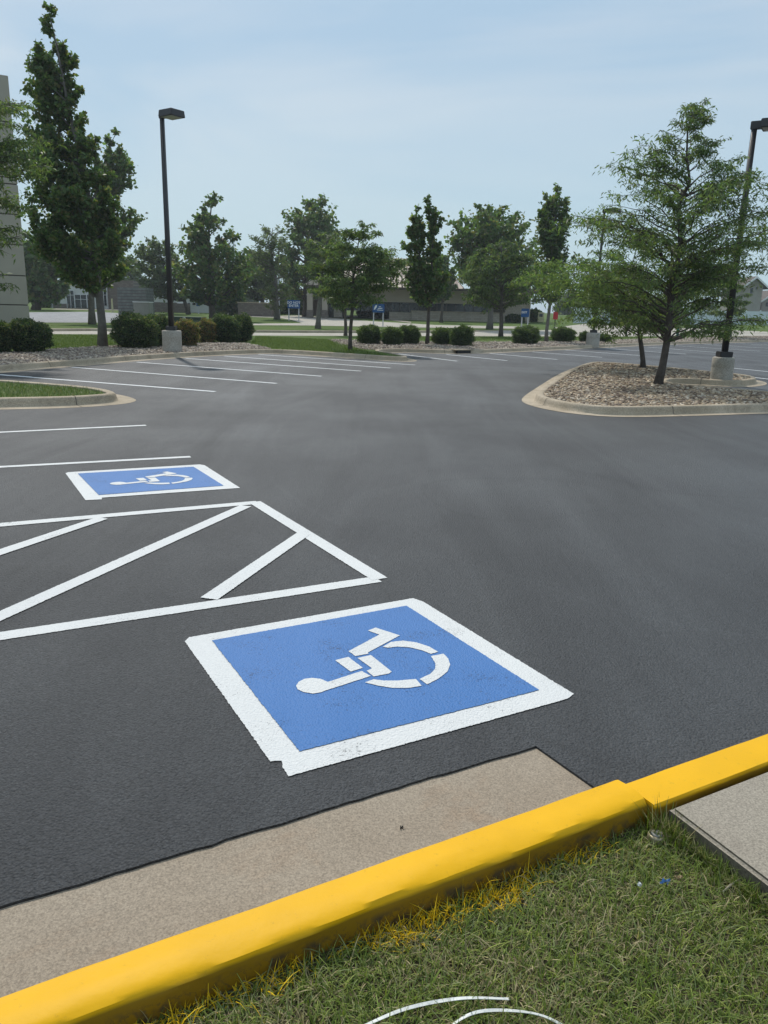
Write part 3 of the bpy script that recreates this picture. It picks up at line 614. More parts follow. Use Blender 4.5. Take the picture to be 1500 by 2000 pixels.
pn = np.sin(P[:, 0]*9+3*np.sin(P[:, 1]*7))+np.sin(P[:, 1]*11+2*np.sin(P[:, 0]*5)); r = rng.random(n)
g = np.array([(.135, .190, .026), (.18, .245, .040), (.27, .31, .07), (.09, .135, .024), (.23, .27, .11)])[rng.integers(0, 5, n)]
st = np.array([(.46, .39, .22), (.36, .30, .17), (.28, .24, .12)])[rng.integers(0, 3, n)]
g = np.where((r < .26+.10*pn)[:, None], st, g)*(.75+.5*rng.random((n, 1)))
yp = (dk < .055+.03*np.sin(du_*6)+.02*np.sin(du_*17)+.02*rng.normal(0, 1, n)) & (rng.random(n) < .75) & (du_ < -.18)
g[yp] = np.array([.85, .56, .012])*(.6+.5*rng.random((yp.sum(), 1)))
ln = .02+.044*rng.random(n)**1.2+(rng.random(n) < .06)*.04; ln[r < .25] *= .8
o = blades('near_grass', P, .053, ln, 0.0019+.0024*rng.random(n), g, 3, 1.35, bend=1.4); tag(o, 'mown lawn grass with straw and yellow overspray behind the yellow kerb', 'grass', kind='stuff')
ne = 2600; te = rng.random(ne)*1.5; P = np.array([q0.x, q0.y])+te[:, None]*np.array([sdv.x, sdv.y])+(-.008-.03*rng.random(ne))[:, None]*np.array([sdv.y, -sdv.x])*(1 if (B0-q0).dot(Vector((-sdv.y, sdv.x, 0))) > 0 else -1)
g = np.array([(.13, .19, .03), (.18, .24, .05), (.30, .28, .14)])[rng.integers(0, 3, ne)]*(.7+.5*rng.random((ne, 1)))
o = blades('edge_grass', P, .053, .045+.045*rng.random(ne), .003+.002*rng.random(ne), g, 3, .8, bend=1.0); tag(o, 'longer grass leaning against the bare side of the sidewalk slab', 'grass', kind='stuff')
cw = scatter([(cq.x-.10, cq.y-.02), (cq.x-.01, cq.y), (q0.x+sdv.x*.12-.01, q0.y+sdv.y*.12-.01), (q0.x+sdv.x*.14-.07, q0.y+sdv.y*.14-.03)], 170); n = len(cw)
g = np.array([(.15, .20, .03), (.11, .15, .025), (.36, .30, .15)])[rng.integers(0, 3, n)]*(.7+.5*rng.random((n, 1)))
o = blades('corner_weeds', cw, .05, .07+.07*rng.random(n), .003+.002*rng.random(n), g, 4, .7, bend=.9); tag(o, 'longer grass tufts growing in the corner between yellow kerb and sidewalk', 'grass', kind='stuff')
# grass standing on the grass island and on the lawn next to the lot
P = scatter([tuple(p) for p in offset(ip2, .55, True) if p.x > -16], 26000)
n = len(P); g = np.array([(.085, .15, .03), (.12, .185, .045), (.07, .12, .028), (.2, .2, .08)])[rng.integers(0, 4, n)]*(.8+.4*rng.random((n, 1)))
o = blades('island_grass', P, .112, .05+.05*rng.random(n), np.full(n, .008), g, 2, 1.0); tag(o, 'short green grass on the kerbed island at left', 'grass', kind='stuff')
lawnN = px([(90, 683), (240, 675), (235, 655), (95, 655)], Z); lawnM = px([(490, 671), (530, 681), (560, 683), (667, 690), (770, 696), (720, 688), (640, 664), (500, 657.5)], Z); lawnC = px([(740, 666), (1150, 664), (1300, 659), (1300, 657), (740, 658)], Z)
Ps = np.concatenate([scatter(lawnN, 12000), scatter(lawnM, 22000), scatter(lawnC, 14000)]); n = len(Ps)
g = np.array([(.10, .16, .026), (.135, .195, .038), (.085, .135, .026), (.17, .21, .05)])[rng.integers(0, 4, n)]*(.8+.4*rng.random((n, 1)))
o = blades('lawn_grass', Ps, Z, .06+.06*rng.random(n), np.full(n, .018), g, 2, .8); tag(o, 'green mown grass between the lot and the street', 'grass', kind='stuff')

# ------------------------------------------------------------------ trees
def leaves(C, size, asp, droop, cols, name, parent, loc, spread=1.0):
    cols = cols*np.array([1.24, 1.22, 1.16])
    n = len(C); a = rng.random(n)*6.283; e = rng.normal(0, .55, n)
    d = np.stack([np.cos(a)*np.cos(e), np.sin(a)*np.cos(e), np.sin(e)-droop], 1); d /= np.linalg.norm(d, axis=1)[:, None]
    r = rng.normal(0, 1, (n, 3)); s_ = np.cross(d, r); s_ /= np.linalg.norm(s_, axis=1)[:, None]
    Ls = size*(.7+.6*rng.random(n)); W = Ls*asp
    p0 = C; p2 = C+d*Ls[:, None]; m = C+d*(Ls*.45)[:, None]; m[:, 2] += Ls*.08
    V = np.stack([p0, m+s_*W[:, None]/2, p2, m-s_*W[:, None]/2], 1).reshape(-1, 3)-np.array(loc)
    Q = np.arange(4*n).reshape(n, 4)
    return fast_mesh(name, V, Q, MT['leaf'], cols, parent)
GR = dict(maple=[(.075, .125, .050), (.095, .152, .060), (.060, .105, .045), (.12, .17, .065), (.14, .14, .07)],
          locust=[(.085, .135, .058), (.105, .160, .068), (.068, .108, .050), (.135, .185, .080), (.12, .14, .075)],
          dark=[(.045, .085, .036), (.055, .10, .04), (.036, .068, .03), (.07, .11, .045)],
          pale=[(.085, .120, .066), (.10, .138, .074), (.07, .10, .058), (.12, .14, .08)])
def tree(name, label, base, rows, kind='maple', nl=12000, leaf=.14, asp=.6, tr=.13, limbs=40, bark='bark', z=None, fork=0, group='trees', dep=.85, sub=7, sig=.16, tint=1.0, lobes=None, Yo=None, arms=()):
    b = at(base[0], base[1], Z if z is None else z)
    if Yo: b = atY(base[0], base[1], Yo); b.z = T(Yo)+Z
    Y = b.y; bn = np.array(b)
    root = empty(name, b, 0, label, 'tree', group); mb = MB(); Call = []; W = []
    lob = [rows]+(lobes or [])
    for li, rws in enumerate(lob):
        Rr = []
        for py, xl, xr in rws:
            l_, r_ = atY(xl, py, Y), atY(xr, py, Y); Rr.append(((l_.z+r_.z)/2, (l_.x+r_.x)/2, max(.12, (r_.x-l_.x)/2)))
        Rr.sort(); zs = np.array([q[0] for q in Rr]); cx = np.array([q[1] for q in Rr]); rr = np.array([q[2] for q in Rr]); z0, z1 = zs[0], zs[-1]; Ht = z1-b.z
        ph0 = rng.random()*6.28; rm = rr.max()
        def axis(zv):
            f_ = np.clip((zv-b.z)/Ht, 0, 1); c = np.interp(zv, zs, cx); wgt = np.clip((zv-z0)/(z1-z0), 0, 1)**1.3
            if li: wgt = np.clip((zv-z0)/(z1-z0), 0, 1)**.6
            low = b.x+((np.interp(z0, zs, cx)-b.x)*.25*np.clip((zv-b.z)/max(z0-b.z, .1), 0, 1) if not li else 0)
            return low*(1-wgt)+c*wgt, b.y+.012*Ht*np.sin(f_*5+ph0)*f_
        pts = []; rad = []; zb = b.z-.05 if not li else max(b.z+.4, z0-.3)
        for i in range(13):
            zv = zb+(z1*.97+b.z*.03-zb)*i/12; x, y = axis(zv); f_ = (zv-b.z)/Ht
            pts.append((x-b.x+.004*Ht*math.sin(i*1.3+ph0)*(i > 0), y-b.y, zv-b.z)); rad.append(max(.012, tr*(max(0, 1-f_)**.85*.95+.03)*(1.3 if i == 0 and not li else 1)*(.7 if li else 1)))
        mb.tube(pts, rad, 9)
        up = dict(maple=.75, locust=.30, dark=.6, pale=.45)[kind]
        if fork: up = 1.6
        nlb = max(6, limbs//len(lob)); C = []
        todo = []
        for k in range(nlb):
            zt = z0+(z1-z0)*(((k+.5)/nlb)**.9)+rng.normal(0, .03)*(z1-z0); zt = min(max(zt, z0), z1); rh = float(np.interp(zt, zs, rr)); cxx = float(np.interp(zt, zs, cx))
            for _ in range(1+int(rh > rm*.4)+int(rh > rm*.75)):
                ph = rng.random()*6.283; q = .5+.52*rng.random()**.6
                todo.append((cxx+math.cos(ph)*rh*q*1.08, Y+math.sin(ph)*rh*dep*q*1.05, zt, rh))
        if not li:
            for ax_, ay_ in arms:
                e2 = atY(ax_, ay_, Y); todo.append((e2.x, Y+rng.normal(0, .4), e2.z, rm*.6))
        if 1:
            for tx, ty, zt, rh in todo:
                hz = math.hypot(tx-axis(zt)[0], ty-Y); zst = max(b.z+(z0-b.z)*.80, zt-hz*up*(.7+.6*rng.random())-.1); zst = min(zst, zt)
                sx_, sy_ = axis(zst); A = np.array([sx_, sy_, zst]); E_ = np.array([tx, ty, zt]); Ll = max(.15, np.linalg.norm(E_-A))
                Md = (A+E_)/2+np.array([0, 0, (.14 if kind == 'locust' else -.10)*hz]); tt = np.linspace(0, 1, 7)[:, None]
                cv = (1-tt)**2*A+2*tt*(1-tt)*Md+tt**2*E_; cv[1:-1] += rng.normal(0, .022*Ll, (5, 3))
                r0 = tr*(.10+.24*min(1, Ll/(rm+.01)))*(1-.5*(zst-b.z)/Ht)
                mb.tube([tuple(v-bn) for v in cv], [max(.005, r0*(1-.88*t)) for t in np.linspace(0, 1, 7)], 5, cap=False)
                for j in range(sub):
                    t = .22+.78*rng.random()**.8; i0 = min(5, int(t*6)); fr = t*6-i0; s0_ = cv[i0]*(1-fr)+cv[i0+1]*fr
                    dr = (E_-A)/Ll+rng.normal(0, .7, 3)
                    if kind == 'locust': dr[2] = dr[2]*.35
                    else: dr[2] = dr[2]*.7+.55
                    dr /= np.linalg.norm(dr); sl_ = (.16+.26*rng.random())*max(.4*rm, min(Ll, rm))*.85*min(1, rh/(rm*.5)+.25); e_ = s0_+dr*sl_
                    if kind == 'locust': e_[2] -= .14*sl_
                    mb.tube([tuple(s0_-bn), tuple((s0_+e_)/2-bn+np.array([0, 0, .05*sl_])), tuple(e_-bn)], [max(.005, r0*.3), max(.004, r0*.18), .003], 3, cap=False)
                    C.append((s0_, e_, sl_))
        Call += [(c[0], c[1], c[2], z0, rm) for c in C]
    mb.build('trunk', MT[bark], root)
    nl = int(nl*.85); A = np.array([c[0] for c in Call]); E2 = np.array([c[1] for c in Call]); sl_ = np.array([c[2] for c in Call]); nS = len(A)
    pw = sl_**1.2*(.35+rng.random(nS)*1.3); idx = rng.choice(nS, nl, p=pw/pw.sum()); t = rng.random(nl)[:, None]**.7*1.04
    off = rng.normal(0, 1, (nl, 3))*(sig*(.12+.9*sl_[idx]))[:, None]
    if kind == 'locust': off[:, 2] *= .55
    Pn = A[idx]*(1-t)+E2[idx]*t+off
    pal = np.array(GR[kind])*tint; cl = pal[rng.integers(0, len(pal), nl)]*(.75+.5*rng.random((nl, 1))); cl = cl*(.75+.5*rng.random(nS))[idx][:, None]
    leaves(Pn, leaf, asp, .7 if kind == 'locust' else .15, cl, 'crown', root, tuple(b))
    return root
# main honey locust on the island and its neighbour
tree('locust_tree', 'tall airy locust tree nearest the camera on the rock island, thick dark trunk', (1284, 752), [(192, 1362, 1397), (250, 1282, 1385), (275, 1262, 1418), (310, 1230, 1440), (337, 1222, 1480), (367, 1210, 1500), (410, 1118, 1505), (440, 1125, 1520), (485, 1165, 1520), (540, 1140, 1440), (580, 1125, 1435), (612, 1170, 1500), (648, 1215, 1460)], 'locust', 36000, .12, .24, .102, 58, z=.10, group='locust trees', sub=9, sig=.16, arms=[(1128, 412), (1150, 425), (1165, 455), (1440, 312), (1482, 340), (1488, 372), (1498, 450), (1500, 520), (1368, 200), (1392, 203), (1385, 225), (1350, 215), (1290, 255), (1300, 275), (1410, 275), (1232, 340), (1225, 370), (1235, 310), (1405, 250)])
tree('locust_tree', 'lower spreading locust standing just behind the tall one on the rock island', (1256, 720), [(478, 1190, 1300), (505, 1110, 1350), (530, 1040, 1380), (560, 1018, 1380), (590, 1045, 1370), (618, 1075, 1340), (640, 1110, 1300)], 'locust', 24000, .14, .26, .09, 26, z=.10, group='locust trees', sub=9, sig=.17, tint=1.15)
tree('locust_tree', 'drooping locust branches entering at the left picture edge before the beige building', (-125, 694), [(180, -60, 25), (215, -130, 55), (260, -190, 72), (320, -230, 60), (380, -250, 30), (430, -250, 32), (480, -230, 12), (540, -170, 16), (560, -150, 0)], 'locust', 22000, .17, .25, .2, 36, z=Z, group='locust trees', sub=9, sig=.17)
tree('maple_tree', 'tall dark maple with a pointed top rising above the left shrub bed', (200, 677), [(12, 92, 100), (60, 84, 118), (110, 62, 140), (160, 60, 150), (210, 68, 160), (260, 66, 182), (320, 52, 200), (380, 50, 220), (440, 62, 228), (500, 80, 240), (528, 112, 240), (556, 150, 228)], 'maple', 42000, .15, .75, .17, 62, bark='barkl', group='maple trees', sub=9, sig=.15)
tree('maple_tree', 'shorter maple behind the tall left one, its rounded crown showing on the right', (180, 633), [(253, 222, 236), (300, 190, 248), (350, 180, 252), (400, 150, 258), (450, 140, 262), (500, 120, 258), (530, 125, 255), (548, 150, 240)], 'maple', 20000, .26, .75, .26, 42, bark='barkl', group='maple trees', sub=8, sig=.15)
tree('maple_tree', 'cone shaped dark maple between the left lamp post and the brick enclosure', (415, 626), [(380, 410, 428), (410, 390, 436), (440, 372, 445), (470, 352, 462), (500, 342, 478), (530, 340, 482), (560, 348, 476), (590, 370, 452)], 'maple', 12000, .33, .8, .30, 44, group='maple trees', sub=8)
tree('maple_tree', 'loose maple behind the left lamp post with a forked trunk', (368, 614), [(465, 285, 330), (490, 265, 350), (520, 262, 370), (550, 268, 375), (580, 290, 372)], 'pale', 7000, .36, .7, .25, 30, group='maple trees')
tree('willow_tree', 'thin topped pale tree with wispy upper twigs left of the blue sign', (541, 624), [(440, 520, 548), (462, 498, 560), (500, 488, 562), (540, 492, 566), (575, 500, 570), (600, 515, 560)], 'pale', 6000, .33, .3, .30, 34, bark='barkl', group='street trees')
tree('maple_tree', 'big dark round topped maple behind the blue DO NOT ENTER sign', (595, 619), [(382, 618, 634), (405, 568, 645), (430, 556, 658), (460, 552, 660), (500, 548, 655), (540, 550, 650), (575, 560, 640)], 'maple', 12000, .38, .8, .28, 46, group='maple trees')
tree('locust_tree', 'soft grey green locust with a pale trunk right of the DO NOT ENTER sign', (621, 642), [(450, 620, 672), (475, 595, 690), (510, 588, 700), (540, 590, 695), (570, 600, 680)], 'locust', 7500, .27, .35, .22, 30, bark='barkl', group='locust trees', tint=.9)
tree('locust_tree', 'wide feathery locust at the tip of the grass peninsula in the middle', (684, 684), [(430, 705, 728), (450, 672, 745), (480, 640, 770), (510, 628, 785), (540, 620, 785), (570, 625, 770), (590, 645, 745)], 'locust', 16000, .16, .3, .088, 38, group='locust trees', sub=9, sig=.16, tint=1.0)
tree('young_tree', 'slim leaning trunk of a young tree just behind the peninsula locust', (675, 656), [(540, 640, 690), (560, 632, 700), (580, 638, 695), (600, 655, 690)], 'locust', 2500, .25, .4, .12, 14, group='street trees', tint=.9)
tree('pear_tree', 'narrow two pronged tree in the middle of the gravel bed', (834, 673), [(380, 832, 842), (405, 828, 850), (430, 830, 866), (460, 834, 862), (490, 832, 858), (530, 826, 874), (575, 830, 870)], 'maple', 8500, .19, .7, .10, 40, fork=1, group='columnar trees', sub=7, sig=.12, lobes=[[(400, 806, 816), (425, 802, 822), (455, 792, 826), (485, 788, 828), (520, 790, 830), (550, 792, 836), (585, 800, 840)]])
tree('pear_tree', 'small leafy tree half hidden behind the two pronged tree', (862, 630), [(500, 860, 880), (525, 845, 888), (555, 842, 890), (585, 850, 880)], 'maple', 3500, .38, .7, .18, 20, group='columnar trees')
tree('maple_tree', 'broad dark maple with a flat ragged top right of the middle', (956, 643), [(405, 935, 975), (420, 905, 1020), (445, 888, 1036), (480, 882, 1042), (515, 888, 1038), (550, 900, 1025), (580, 915, 1000)], 'maple', 13000, .33, .8, .28, 46, bark='barkl', group='maple trees')
tree('locust_tree', 'dull green rounded locust in front of the broad maple', (978, 658), [(468, 950, 1005), (490, 925, 1030), (520, 908, 1045), (550, 905, 1045), (580, 915, 1030), (598, 940, 1005)], 'locust', 9500, .26, .35, .16, 34, group='locust trees', tint=.85)
tree('pear_tree', 'tall narrow columnar tree left of the far lamp post', (1067, 668), [(358, 1086, 1096), (385, 1066, 1112), (420, 1054, 1114), (460, 1048, 1112), (500, 1048, 1118), (540, 1045, 1110), (575, 1050, 1100)], 'maple', 8500, .20, .7, .11, 46, fork=1, bark='barkl', group='columnar trees', sub=7, sig=.12)
tree('street_tree', 'thin pale trunked tree behind the right lamp post', (1424, 659), [(500, 1410, 1440), (540, 1385, 1455), (580, 1380, 1465), (615, 1390, 1455)], 'locust', 6000, .25, .35, .16, 24, bark='barkl', group='street trees')
tree('street_tree', 'dark leafy tree between the beige building and the tall left maple', (70, 605), [(448, 55, 90), (480, 40, 115), (520, 35, 125), (560, 45, 125), (590, 55, 110)], 'maple', 9000, .6, .7, .5, 30, group='street trees', tint=1.1)
tree('street_tree', 'tree showing between the tall left maple and the lamp post', (232, 612), [(500, 225, 262), (530, 210, 275), (560, 212, 280), (585, 222, 270)], 'pale', 5000, .5, .7, .4, 22, group='street trees', Yo=150)
tree('street_tree', 'tree with bare lower trunks behind the brick enclosure', (513, 612), [(490, 478, 520), (520, 460, 540), (550, 462, 545), (580, 480, 540)], 'pale', 6000, .55, .5, .35, 24, group='street trees')
tree('street_tree', 'pale tree peeking over the tan metal roof', (1030, 628), [(520, 1020, 1050), (550, 1010, 1060), (585, 1015, 1055)], 'pale', 3000, .4, .5, .25, 18, group='street trees')
tree('street_tree', 'distant tree mass behind the two island locusts', (1200, 628), [(540, 1150, 1240), (570, 1130, 1290), (600, 1140, 1300)], 'pale', 6000, .45, .5, .3, 24, group='street trees')
# low distant trees closing the horizon
dist = [(95, 596, 548, 60), (150, 597, 556, 50), (255, 598, 552, 55), (310, 599, 560, 50), (440, 601, 558, 60), (480, 602, 570, 40), (560, 603, 562, 50), (640, 604, 550, 50), (700, 606, 540, 60), (770, 607, 556, 50), (1110, 614, 572, 45), (1160, 615, 580, 50), (1240, 617, 584, 50), (1300, 618, 580, 45), (1370, 619, 588, 50), (-60, 594, 540, 70)]
wh = ['beyond the beige building corner', 'above the white shop roof', 'left of the tall lamp post', 'just right of the tall lamp post', 'right of the cone shaped maple', 'over the brick enclosure', 'behind the blue sign', 'behind the bank pillars', 'behind the bank roof at its left', 'over the middle of the bank', 'right of the columnar tree', 'left of the far lamp post', 'behind the two island trunks', 'above the green hydrant', 'left of the right lamp post', 'hidden at the far left edge']
for i, (x, yb, yt, wd) in enumerate(dist):
    tree('distant_tree', 'low hazy distant tree '+wh[i], (x, yb+9), [(yt, x-wd*.25, x+wd*.2), (yt+12, x-wd*.55, x+wd*.5), ((yt+yb)/2+4, x-wd*.65, x+wd*.65), (yb+2, x-wd*.55, x+wd*.6)], 'pale', 3000, .9, .8, .5, 16, group='distant trees', tint=.95, sub=5, Yo=190+(i*37)%70)

# ------------------------------------------------------------------ shrubs
def shrub(label, x0, x1, yt, yb, kind='dark', n=5000, leaf=.07, group='shrubs', name='shrub', asp=.6, tint=1.0, z=Z, boxy=0, off=0):
    b = at((x0+x1)/2, yb-1, z); b.y += off; a_, c_ = atY(x0, yb, b.y), atY(x1, yt, b.y); W = (c_.x-a_.x)/2; H = c_.z-b.z
    Vt = rng.normal(0, 1, (n, 3)); Vt /= np.linalg.norm(Vt, axis=1)[:, None]; ph = b.x*3.1
    lump = 1+.11*np.sin(Vt[:, 0]*7+ph)*np.sin(Vt[:, 1]*6+ph)+.09*np.sin(Vt[:, 2]*9+Vt[:, 0]*5+ph)
    rd = (1-np.abs(rng.normal(0, .10, n)))*lump+(rng.random(n) < .12)*.15*rng.random(n)
    pw = .75+.0*boxy; q = np.sign(Vt)*np.abs(Vt)**.92; q /= np.maximum(1e-6, (np.abs(q)**2.25).sum(1)**(1/2.25))[:, None]
    P = q*rd[:, None]*np.array([W, W*.9, H*.52]); P[:, 2] += H*.47; P[:, 2] = np.maximum(P[:, 2], .03)
    P += np.array(b)
    pal = np.array(dict(dark=[(.045, .080, .036), (.060, .10, .04), (.033, .060, .028), (.13, .14, .07)], red=[(.19, .14, .07), (.11, .13, .05), (.24, .15, .08), (.09, .11, .045)], yew=[(.045, .078, .034), (.065, .10, .042), (.09, .12, .055)])[kind])*tint
    cl = pal[rng.integers(0, len(pal), n)]*(.7+.6*rng.random((n, 1)))
    root = empty(name, b, rng.random()*.01, label, 'shrub', group)
    root.rotation_euler = (0, 0, 0)
    leaves(P, leaf, asp, -.2, cl, 'foliage', root, tuple(b))
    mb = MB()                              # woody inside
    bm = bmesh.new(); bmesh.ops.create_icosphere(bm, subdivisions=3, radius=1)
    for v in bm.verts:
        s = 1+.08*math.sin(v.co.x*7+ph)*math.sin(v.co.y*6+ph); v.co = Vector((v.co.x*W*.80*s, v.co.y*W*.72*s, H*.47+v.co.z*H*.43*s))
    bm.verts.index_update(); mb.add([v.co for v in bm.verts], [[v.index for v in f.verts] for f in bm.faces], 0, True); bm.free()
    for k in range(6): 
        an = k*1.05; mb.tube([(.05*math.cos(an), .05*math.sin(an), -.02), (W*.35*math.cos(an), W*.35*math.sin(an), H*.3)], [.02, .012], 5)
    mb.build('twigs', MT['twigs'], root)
    return root
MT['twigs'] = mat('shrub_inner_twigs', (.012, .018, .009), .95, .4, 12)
G1 = 'shrubs in the left gravel bed'; G2 = 'shrubs in the back gravel bed'; G3 = 'clipped hedges below the bank windows'
shrub('rounded dark shrub cut off by the left picture edge', -42, 19, 627, 690, group=G1, n=8000)
shrub('rounded dark shrub second from the left edge', 19, 95, 625, 689, group=G1, n=9000)
shrub('widest dark shrub left of the lamp base', 226, 306, 612, 681, group=G1, n=12000)
shrub('dark shrub pressed against the lamp base from the left', 278, 330, 614, 679, group=G1, n=7000, off=.4)
shrub('reddish brown tinged shrub just right of the lamp base', 340, 388, 626, 677, 'red', group=G1, n=6000)
shrub('smaller reddish green shrub beside the dark pair', 376, 414, 625, 671, 'red', group=G1, n=5000, off=.8)
shrub('dense dark shrub, left one of the pair before the cone shaped maple', 410, 468, 614, 669, group=G1, n=8000)
shrub('dense dark shrub, right one of the pair before the cone shaped maple', 452, 494, 614, 668, group=G1, n=6500)
R_ = [(699, 743, 637, 673, 'bristly green shrub just right of the peninsula locust'), (745, 784, 641, 675, 'dark low shrub touching a taller one left of the pronged tree'), (775, 819, 637, 673, 'upright bristly shrub left of the pronged tree'), (844, 892, 642, 674, 'loose olive shrub just right of the pronged tree'), (880, 924, 639, 677, 'rounder dark shrub above the storm drain'), (1000, 1052, 639, 673, 'squat shrub below the EXIT sign'), (1076, 1122, 640, 669, 'shrub right of the columnar tree trunk'), (1131, 1152, 649, 669, 'small shrub left of the far lamp base'), (1166, 1192, 654, 669, 'low wispy shrub right of the far lamp base')]
for x0, x1, yt, yb, lab in R_: shrub(lab, x0, x1, yt, yb, 'yew', int(140*(x1-x0)), .13, G2, asp=.22)
for x0, x1, yt, yb, lab in [(849, 867, 613, 626, 'small clipped hedge, leftmost under the bank windows'), (869, 890, 613, 626.5, 'clipped hedge second from left under the bank windows'), (884, 901, 613, 626.5, 'clipped hedge third from left under the bank windows'), (933, 960, 615, 628, 'wide clipped hedge left of the broad maple trunk'), (957, 973, 617, 629, 'clipped hedge just right of the broad maple trunk'), (990, 1008, 618, 631, 'clipped hedge left of the EXIT sign'), (1004, 1020, 619, 631.5, 'clipped hedge directly behind the EXIT sign'), (766, 806, 607, 625, 'big dark bush at the left end of the low wall'), (735, 772, 598, 622, 'loose bush behind the blue logo sign'), (702, 738, 606, 621, 'low bush left of the blue logo sign'), (73, 90, 594, 602, 'small round hedge before the white shop'), (88, 104, 595, 602, 'second small round hedge before the white shop')]:
    shrub(lab, x0, x1, yt, yb, 'dark', 2600, .35, G3 if x0 > 760 else 'bushes by the buildings', z=Z, asp=.8)
for x0, x1, yt, yb, lab in [(425, 470, 572, 617, 'overgrown bush right of the cone shaped maple'), (545, 600, 585, 615, 'overgrown bush behind the DO NOT ENTER sign'), (1035, 1050, 612, 630, 'bush at the right corner of the bank')]:
    shrub(lab, x0, x1, yt, yb, 'dark', 4000, .6, 'bushes by the buildings', tint=1.2)

# ------------------------------------------------------------------ lamp posts
def lamp(label, bx, by_, ztop, rotz, side, h0=.75, r0=.34, arm=.55):
    b = at(bx, by_, .12); root = empty('lamp_post', b, 0, label, 'lamp post', 'parking lot lamp posts')
    ct = MB(); ct.lathe([(r0*.98, -.1), (r0, .0), (r0, h0*.55), (r0*.995, h0*.56), (r0, h0*.57), (r0, h0-.03), (r0-.03, h0), (.0001, h0)], 28); ct.build('concrete_base', MT['base'], root)
    bp_ = MB(); bp_.box(-.17, -.17, h0, .17, .17, h0+.15, bev=.015); bp_.build('base_cover', MT['pole'], root)
    H = ztop-b.z; pl = MB(); a = .075
    pl.tube([(0, 0, h0+.1), (0, 0, H*.5), (0, 0, H-.15)], [.105, .095, .082], 4); po = pl.build('pole', MT['pole'], root); po.rotation_euler = (0, 0, math.radians(45-10))
    hd = MB(); c, s = math.cos(rotz), math.sin(rotz)
    L0 = MB(); L0.box(-.09, -.075, H-.20, .26, .075, H-.01, bev=.012); ar = L0.build('arm', MT['pole'], root); ar.rotation_euler = (0, 0, rotz)
    x0, x1, z0, z1 = .16, .82, H-.215, H-.005
    bm = bmesh.new(); bmesh.ops.create_cube(bm, size=1)
    for v in bm.verts:
        tp = v.co.z > 0; v.co = Vector(((x0+x1)/2+v.co.x*(x1-x0)*(1 if not tp else .94), v.co.y*(.60 if not tp else .56), z1 if tp else z0))
    bmesh.ops.bevel(bm, geom=bm.edges[:], offset=.014, segments=2, affect='EDGES'); bm.verts.index_update(); hd.add([v.co for v in bm.verts], [[v.index for v in f.verts] for f in bm.faces]); bm.free()
    h = hd.build('lamp_head', MT['pole'], root); h.rotation_euler = (0, 0, rotz)
    ln_ = MB(); ln_.box(x0+.06, -.24, z0-.012, x1-.06, .24, z0+.01, bev=.004); ln_.build('lens', MT['lens'], h)
    return root
def ztop(bx, by_, py):
    b = at(bx, by_, .12); zz = 0
    best = min(np.arange(2, 16, .02), key=lambda z: abs(proj(b.x, b.y, z)[1]-py)); return best
def proj(X, Y, Zv):
    v = np.array([X, Y, Zv-CH]); w_ = v@fwd; return 750+F*(v@RT)/w_, 1000-F*(v@UP)/w_
lamp('black lamp post on a round concrete base among the left shrubs', 337, 687, ztop(337, 687, 219), math.radians(-35), 1)
lamp('black lamp post on a round concrete base at the island edge on the right', 1408, 742, ztop(1408, 742, 236), math.radians(-32), 1, .62, .29)
lamp('farther lamp post mostly hidden behind the locust leaves', 1157, 674.5, ztop(1157, 674.5, 408), math.radians(-35), 1, .68, .36)

# ------------------------------------------------------------------ signs and street furniture
def text(parent, s, size, x, y, z, m, name='lettering'):
    c = bpy.data.curves.new('t', 'FONT'); c.body = s; c.size = size; c.align_x = 'CENTER'; c.align_y = 'CENTER'; c.extrude = .004; c.offset = size*.02
    o = bpy.data.objects.new('t', c); S.collection.objects.link(o); bpy.context.view_layer.update()
    me = bpy.data.meshes.new_from_object(o.evaluated_get(bpy.context.evaluated_depsgraph_get())); bpy.data.objects.remove(o)
    me.transform(Matrix.Translation((x, y, z)) @ Matrix.Rotation(math.pi/2, 4, 'X')); me.materials.clear(); me.materials.append(m)
    t = link(bpy.data.objects.new(name, me)); t.parent = parent; return t
def sign(label, bx, by_, ytop, x0, x1, ybot, rz=0):
    b = at(bx, by_, Z); s = b.y/F; W = (x1-x0)*s; zt = (by_-ytop)*s; zb = (by_-ybot)*s
    root = empty('directional_sign', b, rz, label, 'sign', 'blue directional signs')
    for x in (-1, 1):
        p = MB(); p.box(x*W*.40-.05, -.03, -.1, x*W*.40+.05, .05, zb+.05, bev=.008); p.build('post', MT['postw'], root)
    bd = MB(); bd.box(-W/2, -.10, zb, W/2, -.03+.1, zt, bev=.03); bd.build('board', MT['blueb'], root)
    return root, W, zb, zt
r_, W, zb, zt = sign('blue DO NOT ENTER sign on two white posts', 574, 626.5, 588.5, 562.5, 586, 604)
text(r_, 'DO NOT', (zt-zb)*.40, 0, -.105, zb+(zt-zb)*.68, MT['signw']); text(r_, 'ENTER', (zt-zb)*.40, 0, -.105, zb+(zt-zb)*.32, MT['signw'])
r_, W, zb, zt = sign('blue sign with white brush shaped logo on two white posts', 738.5, 637.5, 596.5, 727.5, 750, 612)
H = zt-zb
lg = MB(); lg.prism([(0, 0), (1, 0), (1, 1), (0, 1)], 0, 0); lg = MB()
def flat(mb, pts, y=-.106):
    mb.add([(x*W, y, zb+z*H) for x, z in pts]+[(x*W, y+.005, zb+z*H) for x, z in pts], [list(range(len(pts)))]+[(i, i+len(pts), (i+1) % len(pts)+len(pts), (i+1) % len(pts)) for i in range(len(pts))])
flat(lg, [(-.40, .30), (-.28, .36), (-.16, .60), (-.12, .82), (-.20, .90), (-.30, .74), (-.36, .52)])
